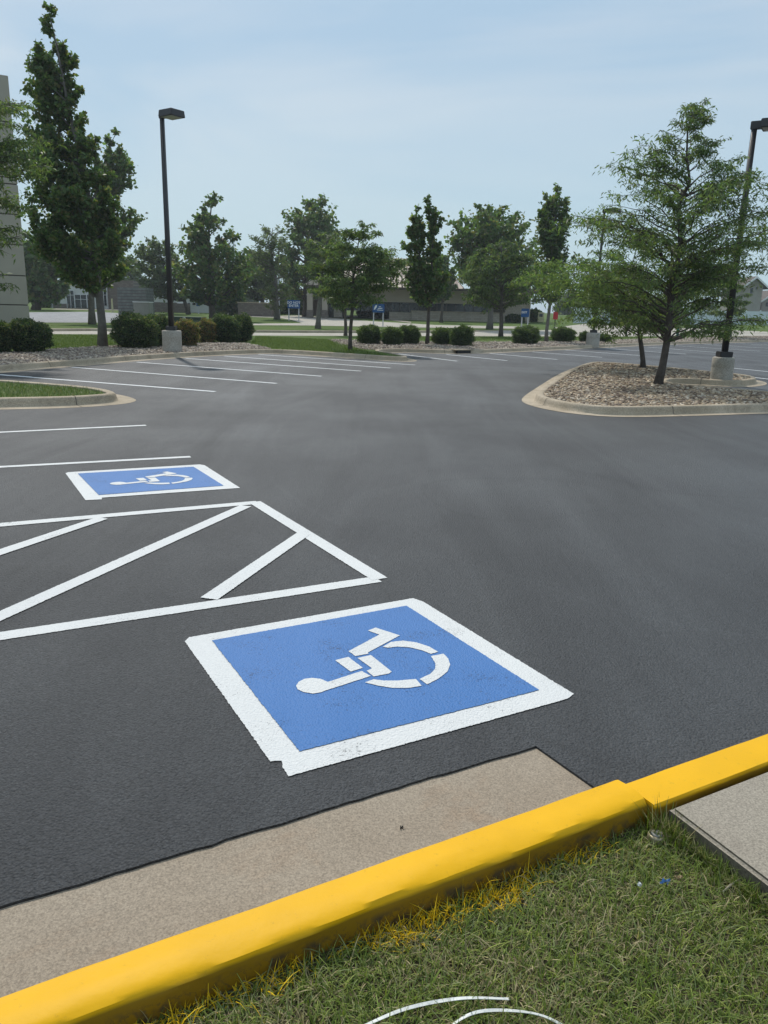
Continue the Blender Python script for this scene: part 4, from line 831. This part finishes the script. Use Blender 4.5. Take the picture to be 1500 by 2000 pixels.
flat(lg, [(-.08, .50), (.28, .56), (.36, .50), (.20, .44), (-.02, .42)]); flat(lg, [(-.16, .34), (.40, .30), (.40, .24), (-.10, .26)]); flat(lg, [(-.02, .68), (.16, .74), (.24, .68), (.06, .62)])
lg.build('logo', MT['signw'], r_)
r_, W, zb, zt = sign('blue EXIT sign with pale side on two white posts', 1024, 640, 605, 1016, 1031, 620.5, math.radians(-28))
text(r_, 'EXIT', (zt-zb)*.34, -W*.08, -.105, zb+(zt-zb)*.55, MT['signw']); 
# transformer box
def boxthing(name, label, cat, base, x0, x1, yt, dep, m, bev=.03, z=Z, rz=0):
    b = at((x0+x1)/2, base, z); s = b.y/F; W = (x1-x0)*s; H = (base-yt)*s
    root = empty(name, b, rz, label, cat); return root, W, H
root, W, H = boxthing('transformer_box', 'low dark green transformer box behind the reddish shrubs', 'utility box', 646, 336, 398, 620, 1.2, None)
m_ = MB(); m_.box(-W/2, -.6, 0, W/2, .6, H*.86, bev=.03); m_.build('cabinet', MT['green'], root); m_ = MB(); m_.box(-W/2-.03, -.66, H*.86+.002, W/2+.03, .63, H, bev=.03); m_.build('lid', MT['green'], root)
m_ = MB(); m_.box(W*-.06, -.664, H*.74, W*.02, -.662+.05, H*.99-.03); m_.build('label_plate', MT['signw'], root)
root, W, H = boxthing('board_enclosure', 'weathered grey enclosure of horizontal boards behind the widest shrub', 'enclosure', 614, 241, 294, 565, 3, None)
m_ = MB(); nb = 9
for k in range(nb): m_.box(-W/2, -1.5, H*k/nb, W/2, 1.5, H*(k+1)/nb-.05, bev=.02)
m_.build('boards', MT['greyw'], root); m_ = MB(); m_.box(-W/2+.04, -1.45, 0, W/2-.04, 1.45, H-.08); m_.build('frame', MT['trim'], root)
root, W, H = boxthing('utility_cabinet', 'pale grey metal cabinet before the grey board enclosure', 'cabinet', 618, 266, 296, 591, 2, None)
m_ = MB(); m_.box(-W/2, -.7, 0, W/2, .7, H*.94, bev=.03); m_.build('cabinet', MT['cab'], root); m_ = MB(); m_.box(-W/2-.05, -.78, H*.94+.003, W/2+.05, .75, H, bev=.02); m_.build('lid', MT['signw'], root)
root, W, H = boxthing('brick_enclosure', 'low brown block enclosure with pale coping left of the DO NOT ENTER sign', 'enclosure', 617.5, 469.5, 533, 593, 3, None)
m_ = MB(); m_.box(-W/2, -1.2, 0, W/2, -.9, H*.96); m_.box(-W/2, -.898, 0, -W/2+.3, 5, H*.96); m_.box(W/2-.3, -.898, 0, W/2, 5, H*.96); m_.build('wall', MT['brown'], root)
m_ = MB(); m_.box(-W/2-.06, -1.27, H*.96+.003, W/2+.06, -.85, H+.05); m_.build('coping', MT['curb'], root)
# hydrant
b = at(1323, 656.5, Z); s = b.y/F*15.5; root = empty('fire_hydrant', b, 0, 'green fire hydrant beside the street on the right', 'fire hydrant')
m_ = MB(); m_.lathe([(.26*s, 0), (.26*s, .04*s), (.17*s, .05*s), (.16*s, .62*s), (.22*s, .64*s), (.22*s, .69*s)], 18); m_.build('barrel', MT['hyd'], root)
m_ = MB(); m_.lathe([(.21*s, .69*s), (.19*s, .8*s), (.12*s, .9*s), (.05*s, .93*s), (.05*s, 1.0*s)], 18); m_.build('bonnet', MT['hyd'], root)
for d in (-1, 1):
    m_ = MB(); m_.tube([(d*.12*s, 0, .52*s), (d*.30*s, 0, .52*s)], .075*s, 12); m_.build('nozzle', MT['hyd'], root)
m_ = MB(); m_.tube([(0, -.1*s, .45*s), (0, -.30*s, .45*s)], .1*s, 12); m_.build('pumper_nozzle', MT['hyd'], root)
# thin poles
def pole(name, label, cat, bx, by_, yt, r, m, group=None, plate=None, z=Z):
    b = at(bx, by_, z); s = b.y/F; H = (by_-yt)*s; root = empty(name, b, 0, label, cat, group)
    m_ = MB(); m_.lathe([(r*2, 0), (r*2, .05), (r, .06), (r*.8, H)], 10); m_.build('pole', MT[m], root)
    if plate:
        w_, h_, mm = plate; m_ = MB(); m_.box(-w_/2, -r-.035, H-h_, w_/2, -r-.01, H, bev=.01); m_.build('sign_face', MT[mm], root)
    return root
pole('light_pole', 'thin white light pole left of the brick enclosure', 'light pole', 459.5, 612, 480, .12, 'postw', 'white light poles')
pole('light_pole', 'thin white light pole right of the wispy tree trunk', 'light pole', 545, 617, 490, .12, 'postw', 'white light poles')
pole('bollard', 'short yellow post before the shop wall', 'bollard', 220, 609.5, 585, .12, 'cream')
pole('sign_post', 'small blue parking sign by the white garage wall', 'sign', 388, 613, 588, .05, 'postw', 'small signs', (.45, .7, 'blueb'))
pole('sign_post', 'small blue parking sign before the brown wall', 'sign', 370, 610, 585, .06, 'postw', 'small signs', (.4, .7, 'blueb'))
pole('sign_post', 'black post standing at the street edge left of the island trunks', 'sign', 1223, 657, 600, .07, 'dark', 'black street posts', (.5, .6, 'dark'))
pole('sign_post', 'thinner black post right of the other black post', 'sign', 1248, 656, 610, .04, 'dark', 'black street posts', (.35, .4, 'dark'))
root = pole('sign_post', 'narrow sign post with small red and white plates right of the columnar tree', 'sign', 1083, 641, 611, .05, 'dark', 'small signs', (.45, .7, 'red'))
# storm drain inlet
di0, di1 = at(889, 689.6, .02), at(918, 689.8, .02); root = empty('storm_drain', (di0+di1)/2, 0, 'dark slot of a storm drain in the back kerb', 'storm drain')
c = (di0+di1)/2; n_ = min(range(len(lot_path)), key=lambda i: (lot_path[i]-Vector(c[:2])).length); t_ = (lot_path[n_+1]-lot_path[n_-1]).normalized(); root.location = (lot_path[n_].x, lot_path[n_].y, 0); root.rotation_euler = (0, 0, math.atan2(t_.y, t_.x))
Wd = (di1-di0).length/2
m_ = MB(); m_.box(-Wd, .20, .012, Wd, .40, .125, bev=.006); m_.build('opening', MT['dark'], root); m_ = MB(); m_.box(-Wd-.15, .19, .13, Wd+.15, .62, .175, bev=.012); m_.build('lid', MT['curb'], root)

# ------------------------------------------------------------------ buildings
class Bld:
    def __init__(s, name, label, x0, by_, Y, z, group=None):
        s.Y = Y; s.k = Y/math.cos(0)/F*1.0; p = atY(x0, by_, Y); s.org = p; s.x0 = x0; s.by = by_
        s.k = (atY(x0+1, by_, Y)-p).length; s.root = empty(name, p, -ROLL*0, label, 'building', group)
    def L(s, x, y): return ((x-s.x0)*s.k, (s.by+(x-s.x0)*math.tan(ROLL)-y)*s.k)
    def part(s, name, rects, m, y0=0, dep=1.0, parent=None, mb=None):
        b = MB()
        for x0, yt, x1, yb in rects:
            xa, _ = s.L(x0, yb); xb, _ = s.L(x1, yt); xm = (x0+x1)/2; za = s.L(xm, yb)[1]; zb = s.L(xm, yt)[1]; b.box(xa, y0, za, xb, y0+dep, zb)
        return b.build(name, MT[m], parent or s.root)
def grnd(Y): return T(Y)+Z
# left beige panel building (fills the left edge)
bp0 = at(60, 640, Z); B = Bld('beige_building', 'tall beige panel building cut off by the left picture edge', 60, 640, bp0.y, 0)
yaw = math.radians(31); B.root.rotation_euler = (0, 0, yaw)
kk = B.k; zt_ = atY(21, 147, bp0.y).z-B.org.z; bandz = [atY(55, y, bp0.y).z-B.org.z for y in (596, 539, 479, 420, 361, 300, 240)]+[]
zb_ = [-.4]+bandz+[zt_]
m_ = MB()
for i in range(len(zb_)-1): m_.box(-26, 0, zb_[i]+.03, 0, 18, zb_[i+1]-.03, bev=.02)
m_.build('wall_panel', MT['beige'], B.root)
m_ = MB(); m_.box(-25.94, .06, -.3, -.06, 17.9, zt_-.1); m_.build('panel_joint', MT['groove'], B.root)
m_ = MB(); zs_ = atY(3, 190, bp0.y).z-B.org.z; zs2 = atY(3, 172, bp0.y).z-B.org.z
for x in (-1.9, -3.4, -4.9, -6.4): m_.box(x-1.1, -.22, zs_, x, -.005, zs2, bev=.05)
m_.build('red_sign', MT['red'], B.root)
# white shop with glass entrance
B = Bld('white_shop', 'white shop with dark glass entrance behind the tall left maple', 75, 602, at(150, 602.5, Z).y, 0)
P_ = B.part
P_('wall', [(80, 578, 105, 601.6), (105, 553, 211, 602)], 'whitew', 0, 12)
P_('side_wall', [(211, 550, 262, 604)], 'brown', .2, 12); P_('parapet', [(103, 550, 213, 552.7)], 'whitew', -.25, 12.5); P_('plinth', [(105, 593.5, 136, 602.5)], 'brown', -.15, .14)
for r4 in [(133, 569, 147, 601.5), (148.5, 577, 171, 601.5), (172.5, 577, 178, 601.5), (199, 569, 210, 597)]:
    fr = P_('window', [r4], 'glass', -.12, .11); x0, yt, x1, yb = r4; mx_ = (x0+x1)/2
    P_('frame', [(x0-.6, yt-1.0, x1+.6, yt), (x0-.8, yt+.05, x0, yb), (x1, yt+.05, x1+.8, yb), (mx_-.35, yt+.1, mx_+.35, yb), (x0+.05, yt+8, mx_-.4, yt+8.7), (mx_+.4, yt+8, x1-.05, yt+8.7)], 'signw', -.2, .07, fr)
P_('window', [(81, 584, 104, 591.5)], 'glass', -.12, .11); P_('door', [(232.5, 578, 239, 603.5)], 'whitew', .0, .18); 
pd = P_('window', [(234, 583, 237.5, 595)], 'glass', -.04, .03)
# long white and brown block building
B = Bld('white_brown_building', 'long white building with brown block base behind the left lamp post', 292, 609, at(330, 610, Z).y, 0)
B.part('wall', [(292, 574, 420, 592)], 'whitew', 0, 10); B.part('block_base', [(292, 592.2, 372, 610)], 'brown', -.2, 10); B.part('garage_wall', [(372.3, 592.2, 408, 611)], 'whitew', -.1, 10); B.part('pier', [(408.2, 592.2, 420, 612)], 'brown', -.12, 10)
B.part('window', [(377, 592.8, 383, 596), (386, 592.8, 396, 596)], 'glass', -.2, .09); B.part('roof_edge', [(290, 571.5, 422, 573.8)], 'signw', -.3, 10.5)
# the bank
B = Bld('bank_building', 'low tan bank with a ribbed hip roof, dark window band and brick sill', 800, 625, at(880, 627, Z).y, 0)
P_ = B.part
P_('wall', [(652, 569, 1034, 593)], 'tanw', 0, 16); wr = P_('window', [(668, 593.05, 953, 610)], 'glass', .25, .2)
for x in range(672, 952, 18): P_('mullion', [(x, 593.2, x+1.0, 609.9)], 'trim', .12, .1, wr)
P_('sill_wall', [(803, 611, 985, 628)], 'tanb', -.3, .6); P_('coping', [(802, 609.3, 986, 610.8)], 'curb', -.42, .8); P_('side_wall', [(985.3, 593.2, 1034, 631)], 'tanb', -.1, 12); P_('entry_wall', [(652, 593.1, 667.8, 620)], 'tanb', .02, 8); P_('entry_wall', [(760, 610.2, 802.6, 625)], 'tanb', .02, 8)
P_('fascia', [(596, 565, 1052, 569)], 'trim', -2.2, 20)
for x0 in (603, 631.5):
    pr_ = P_('pillar', [(x0, 569.1, x0+10.5, 606)], 'tanw', -2, .8); P_('pillar_base', [(x0-.8, 606.1, x0+11.3, 620)], 'brown', -2.1, 1.0, pr_)
P_('door', [(642.5, 589, 651.5, 620)], 'glass', .3, .1); P_('entry_back', [(596, 585, 642, 618)], 'trim', 6, .3)
# hip roof with standing seams
xa = B.L(596, 565)[0]; xb = B.L(1052, 565)[0]; ze = B.L(800, 565)[1]; zr = B.L(800, 503)[1]; ra, rb = B.L(690, 503)[0], B.L(858, 503)[0]; yf, yb_, yr = -2.4, 18, 7.8
m_ = MB(); m_.add([(xa, yf, ze), (xb-9, yf, ze), (xb-9, yb_, ze), (xa, yb_, ze), (ra, yr, zr), (rb, yr, zr)], [(0, 1, 5, 4), (1, 2, 5), (2, 3, 4, 5), (3, 0, 4), (0, 3, 2, 1)])
xe = xb-9
k = xa+.5
while k < xe:
    if k < ra: t = (k-xa)/(ra-xa)
    elif k > rb: t = (xe-k)/(xe-rb)
    else: t = 1
    e_ = (k, yf+(yr-yf)*t, ze+(zr-ze)*t); m_.tube([(k, yf, ze+.04), (e_[0], e_[1], e_[2]+.04)], .075, 4, 1); k += .62
for j in range(1, 30):
    yy = yf+(yb_-yf)*j/30; t = (yy-yf)/(yr-yf) if yy < yr else (yb_-yy)/(yb_-yr); m_.tube([(xe, yy, ze+.04), (xe+(rb-xe)*t, yy, ze+(zr-ze)*t+.04)], .06, 4, 1)
m_.build('roof', [MT['roofm'], MT['seam']], B.root)
# canopy piece of the bank, right end
B2_ = Bld('cream_kiosk', 'cream metal kiosk at the right end of the bank', 1050, 629, at(1056, 629.5, Z).y-.5, 0); B2_.part('cabinet', [(1050, 610.5, 1062, 629)], 'cream', 0, 1); B2_.part('panel', [(1052.5, 613, 1059, 619)], 'glass', -.05, .04)
# houses
def house(label, Y, x0, x1, yw, yb, apex, ygut, over=3, win=()):
    B = Bld('house', label, x0, yb, Y, 0, 'houses behind the white fence'); xa = B.L(x0, yb)[0]; xb = B.L(x1, yb)[0]; xm = (x0+x1)/2; zw = B.L(xm, yw)[1]; za = B.L(xm, apex)[1]; z0 = B.L(xm, yb)[1]
    m_ = MB(); D = 9; m_.box(xa, 0, z0-2, xb, D, zw); c = (xa+xb)/2
    m_.add([(xa, 0, zw+.002), (xb, 0, zw+.002), (c, 0, za-.15), (xa, D, zw+.002), (xb, D, zw+.002), (c, D, za-.15)], [(0, 1, 2), (3, 5, 4)]); m_.build('wall', MT['siding'], B.root)
    ov = .8; m_ = MB(); sl_ = (za-zw)/(c-xa)
    for sgn in (-1, 1):
        e = c+sgn*(c-xa+ov); ze_ = zw-sl_*ov; m_.add([(c, -ov, za), (e, -ov, ze_), (e, D+ov, ze_), (c, D+ov, za), (c, -ov, za+.2), (e, -ov, ze_+.2), (e, D+ov, ze_+.2), (c, D+ov, za+.2)], [(0, 3, 2, 1), (4, 5, 6, 7), (0, 1, 5, 4), (2, 3, 7, 6), (1, 2, 6, 5)])
    rf = m_.build('roof', MT['shingle'], B.root)
    m_ = MB()
    for sgn in (-1, 1):
        e = c+sgn*(c-xa+ov); ze_ = zw-sl_*ov; m_.add([(c, -ov-.05, za-.1), (e, -ov-.05, ze_-.1), (e, -ov-.05, ze_+.22), (c, -ov-.05, za+.22), (c, -ov-.003, za-.1), (e, -ov-.003, ze_-.1), (e, -ov-.003, ze_+.22), (c, -ov-.003, za+.22)], [(0, 1, 2, 3), (4, 7, 6, 5), (0, 4, 5, 1), (2, 6, 7, 3)])
    m_.build('bargeboard', MT['signw'], rf)
    for r4 in win: B.part('window', [r4], 'glass', -.06, .05)
house('two storey grey house with white gable trim beyond the right lamp post', 135, 1444, 1480, 560, 634, 546, 0, win=[(1456, 565, 1461, 575), (1466, 563, 1470, 568)])
house('lower brown roofed house at the right picture edge', 140, 1482, 1532, 588, 634, 571, 0, win=[(1490, 592, 1496, 600)])
# white fence
fr = empty('white_fence', at(1250, 632, Z), 0, 'long white vinyl fence beyond the street on the right', 'fence'); o0 = fr.location.copy()
fa, fb = at(1120, 631, Z), at(1560, 636, Z); d = fb-fa; Ln = Vector((d.x, d.y)).length; nb = int(Ln/2.4); m_ = MB()
for i in range(nb):
    a = fa+d*(i/nb); b = fa+d*((i+1)/nb); za = T(a.y)+Z; zb2 = T(b.y)+Z
    m_.add([(a.x-o0.x, a.y-o0.y, za-o0.z), (b.x-o0.x, b.y-o0.y, zb2-o0.z), (b.x-o0.x, b.y-o0.y, zb2-o0.z+1.8), (a.x-o0.x, a.y-o0.y, za-o0.z+1.8), (a.x-o0.x, a.y-o0.y+.05, za-o0.z), (b.x-o0.x, b.y-o0.y+.05, zb2-o0.z), (b.x-o0.x, b.y-o0.y+.05, zb2-o0.z+1.8), (a.x-o0.x, a.y-o0.y+.05, za-o0.z+1.8)], [(0, 1, 2, 3), (4, 7, 6, 5), (3, 2, 6, 7)])
m_.build('fence_panel', MT['fence'], fr)
for i in range(nb+1):
    a = fa+d*(i/nb); za = T(a.y)+Z; m_ = MB(); m_.box(a.x-o0.x-.07, a.y-o0.y-.08, za-o0.z, a.x-o0.x+.07, a.y-o0.y+.07, za-o0.z+1.95, bev=.01); m_.build('fence_post', MT['fence'], fr)

# ------------------------------------------------------------------ small things near the camera
def ribbon(name, label, pts, wd, m):
    c = [Vector(p) for p in pts]
    sm = []
    for i in range(len(c)-1):
        p0, p1, p2, p3 = c[max(i-1, 0)], c[i], c[i+1], c[min(i+2, len(c)-1)]
        for k in range(10):
            t = k/10; sm.append(.5*((2*p1)+(-p0+p2)*t+(2*p0-5*p1+4*p2-p3)*t*t+(-p0+3*p1-3*p2+p3)*t**3))
    sm.append(c[-1]); V = []; o0 = c[0]
    for i, p in enumerate(sm):
        t = (sm[min(i+1, len(sm)-1)]-sm[max(i-1, 0)]).normalized(); s_ = t.cross(Vector((0, 0, 1))).normalized(); s_ = (s_+Vector((0, 0, .25*math.sin(i*.21)))).normalized(); u_ = s_.cross(t)
        for a, b in ((-1, -.0007), (1, -.0007), (1, .0007), (-1, .0007)): V.append(p+s_*a*wd/2+u_*b-o0)
    Fc = [(4*i+k, 4*i+(k+1) % 4, 4*i+4+(k+1) % 4, 4*i+4+k) for i in range(len(sm)-1) for k in range(4)]+[(0, 1, 2, 3)]
    mb = MB(); mb.add(V, Fc); o = mb.build(name, MT[m], loc=o0); tag(o, label, 'strap', 'white straps in the grass'); return o
ribbon('plastic_strap', 'upper curved white plastic strap lying in the grass, ending right', [at(640, 2040, .07), at(715, 2002, .075), at(800, 1968, .08), at(900, 1950, .085), at(994, 1951, .085)], .009, 'strap')
ribbon('plastic_strap', 'lower arched white plastic strap leaving the bottom edge', [at(860, 2030, .06), at(890, 1997, .075), at(935, 1976, .085), at(1000, 1974, .085), at(1060, 1984, .08), at(1110, 2010, .06), at(1150, 2040, .05)], .008, 'strap')
b = at(1281, 1642, .050); root = empty('sprinkler_head', b, 0, 'round brass and black sprinkler head in the grass corner', 'sprinkler')
m_ = MB(); m_.lathe([(.030, -.03), (.030, .022), (.027, .028), (.021, .028), (.020, .022)], 28); m_.build('housing', MT['brass'], root)
m_ = MB(); m_.lathe([(.0195, .018), (.0195, .030), (.014, .034), (.012, .030), (.006, .030), (.005, .036)], 24); m_.build('cap', MT['cab'], root)
def crumple(name, label, cat, p, sx_, sy_, m, seed):
    random.seed(seed); bm = bmesh.new(); bmesh.ops.create_grid(bm, x_segments=7, y_segments=4, size=1)
    for v in bm.verts: v.co = Vector((v.co.x*sx_+random.gauss(0, .0015), v.co.y*sy_*(1-.4*abs(v.co.x))+random.gauss(0, .0012), .012+.006*math.sin(v.co.x*4+seed)+random.gauss(0, .002)))
    me = bpy.data.meshes.new(name); bm.to_mesh(me); bm.free(); me.materials.append(MT[m]); o = link(bpy.data.objects.new(name, me)); o.location = p; md = o.modifiers.new('s', 'SOLIDIFY'); md.thickness = .0012; o.rotation_euler = (.1, .15, .35); return tag(o, label, cat)
crumple('candy_wrapper', 'small crumpled blue wrapper in the grass', 'litter', at(1297, 1727, .072), .016, .007, 'wrap', 3)
crumple('dry_leaf', 'curled brown dry leaf beside the blue wrapper', 'leaf', at(1322, 1720, .075), .013, .008, 'wrapb', 5)
crumple('pebble', 'tiny white scrap left of the blue wrapper', 'litter', at(1247, 1733, .07), .005, .005, 'signw', 8)
m_ = MB(); p0, p1, p2 = at(1412, 1742, .065), at(1428, 1728, .075), at(1452, 1712, .08); m_.tube([p0-p0, p1-p0, p2-p0], [.0025, .0045, .002], 6); o = m_.build('dry_twig', MT['twig'], loc=p0); tag(o, 'short bleached twig in the grass near the sidewalk', 'twig')
crumple('asphalt_crumb', 'small black asphalt crumb on the bare gutter concrete', 'debris', at(783, 1622, -.018), .007, .005, 'tar', 11)


# ------------------------------------------------------------------ haze
hm = bpy.data.materials.new('haze'); hm.use_nodes = True; t = hm.node_tree; t.nodes.remove(t.nodes['Principled BSDF'])
pv = N(t, 'ShaderNodeVolumePrincipled', i_Density=.0005); pv.inputs['Color'].default_value = (.86, .93, 1, 1); pv.inputs['Anisotropy'].default_value = .3
t.links.new(pv.outputs[0], t.nodes['Material Output'].inputs['Volume'])
m_ = MB(); m_.box(-2600, -70, -1.4, 2600, 3600, 26); o = m_.build('haze', hm); tag(o, 'thin summer haze in the air', 'haze', kind='stuff')
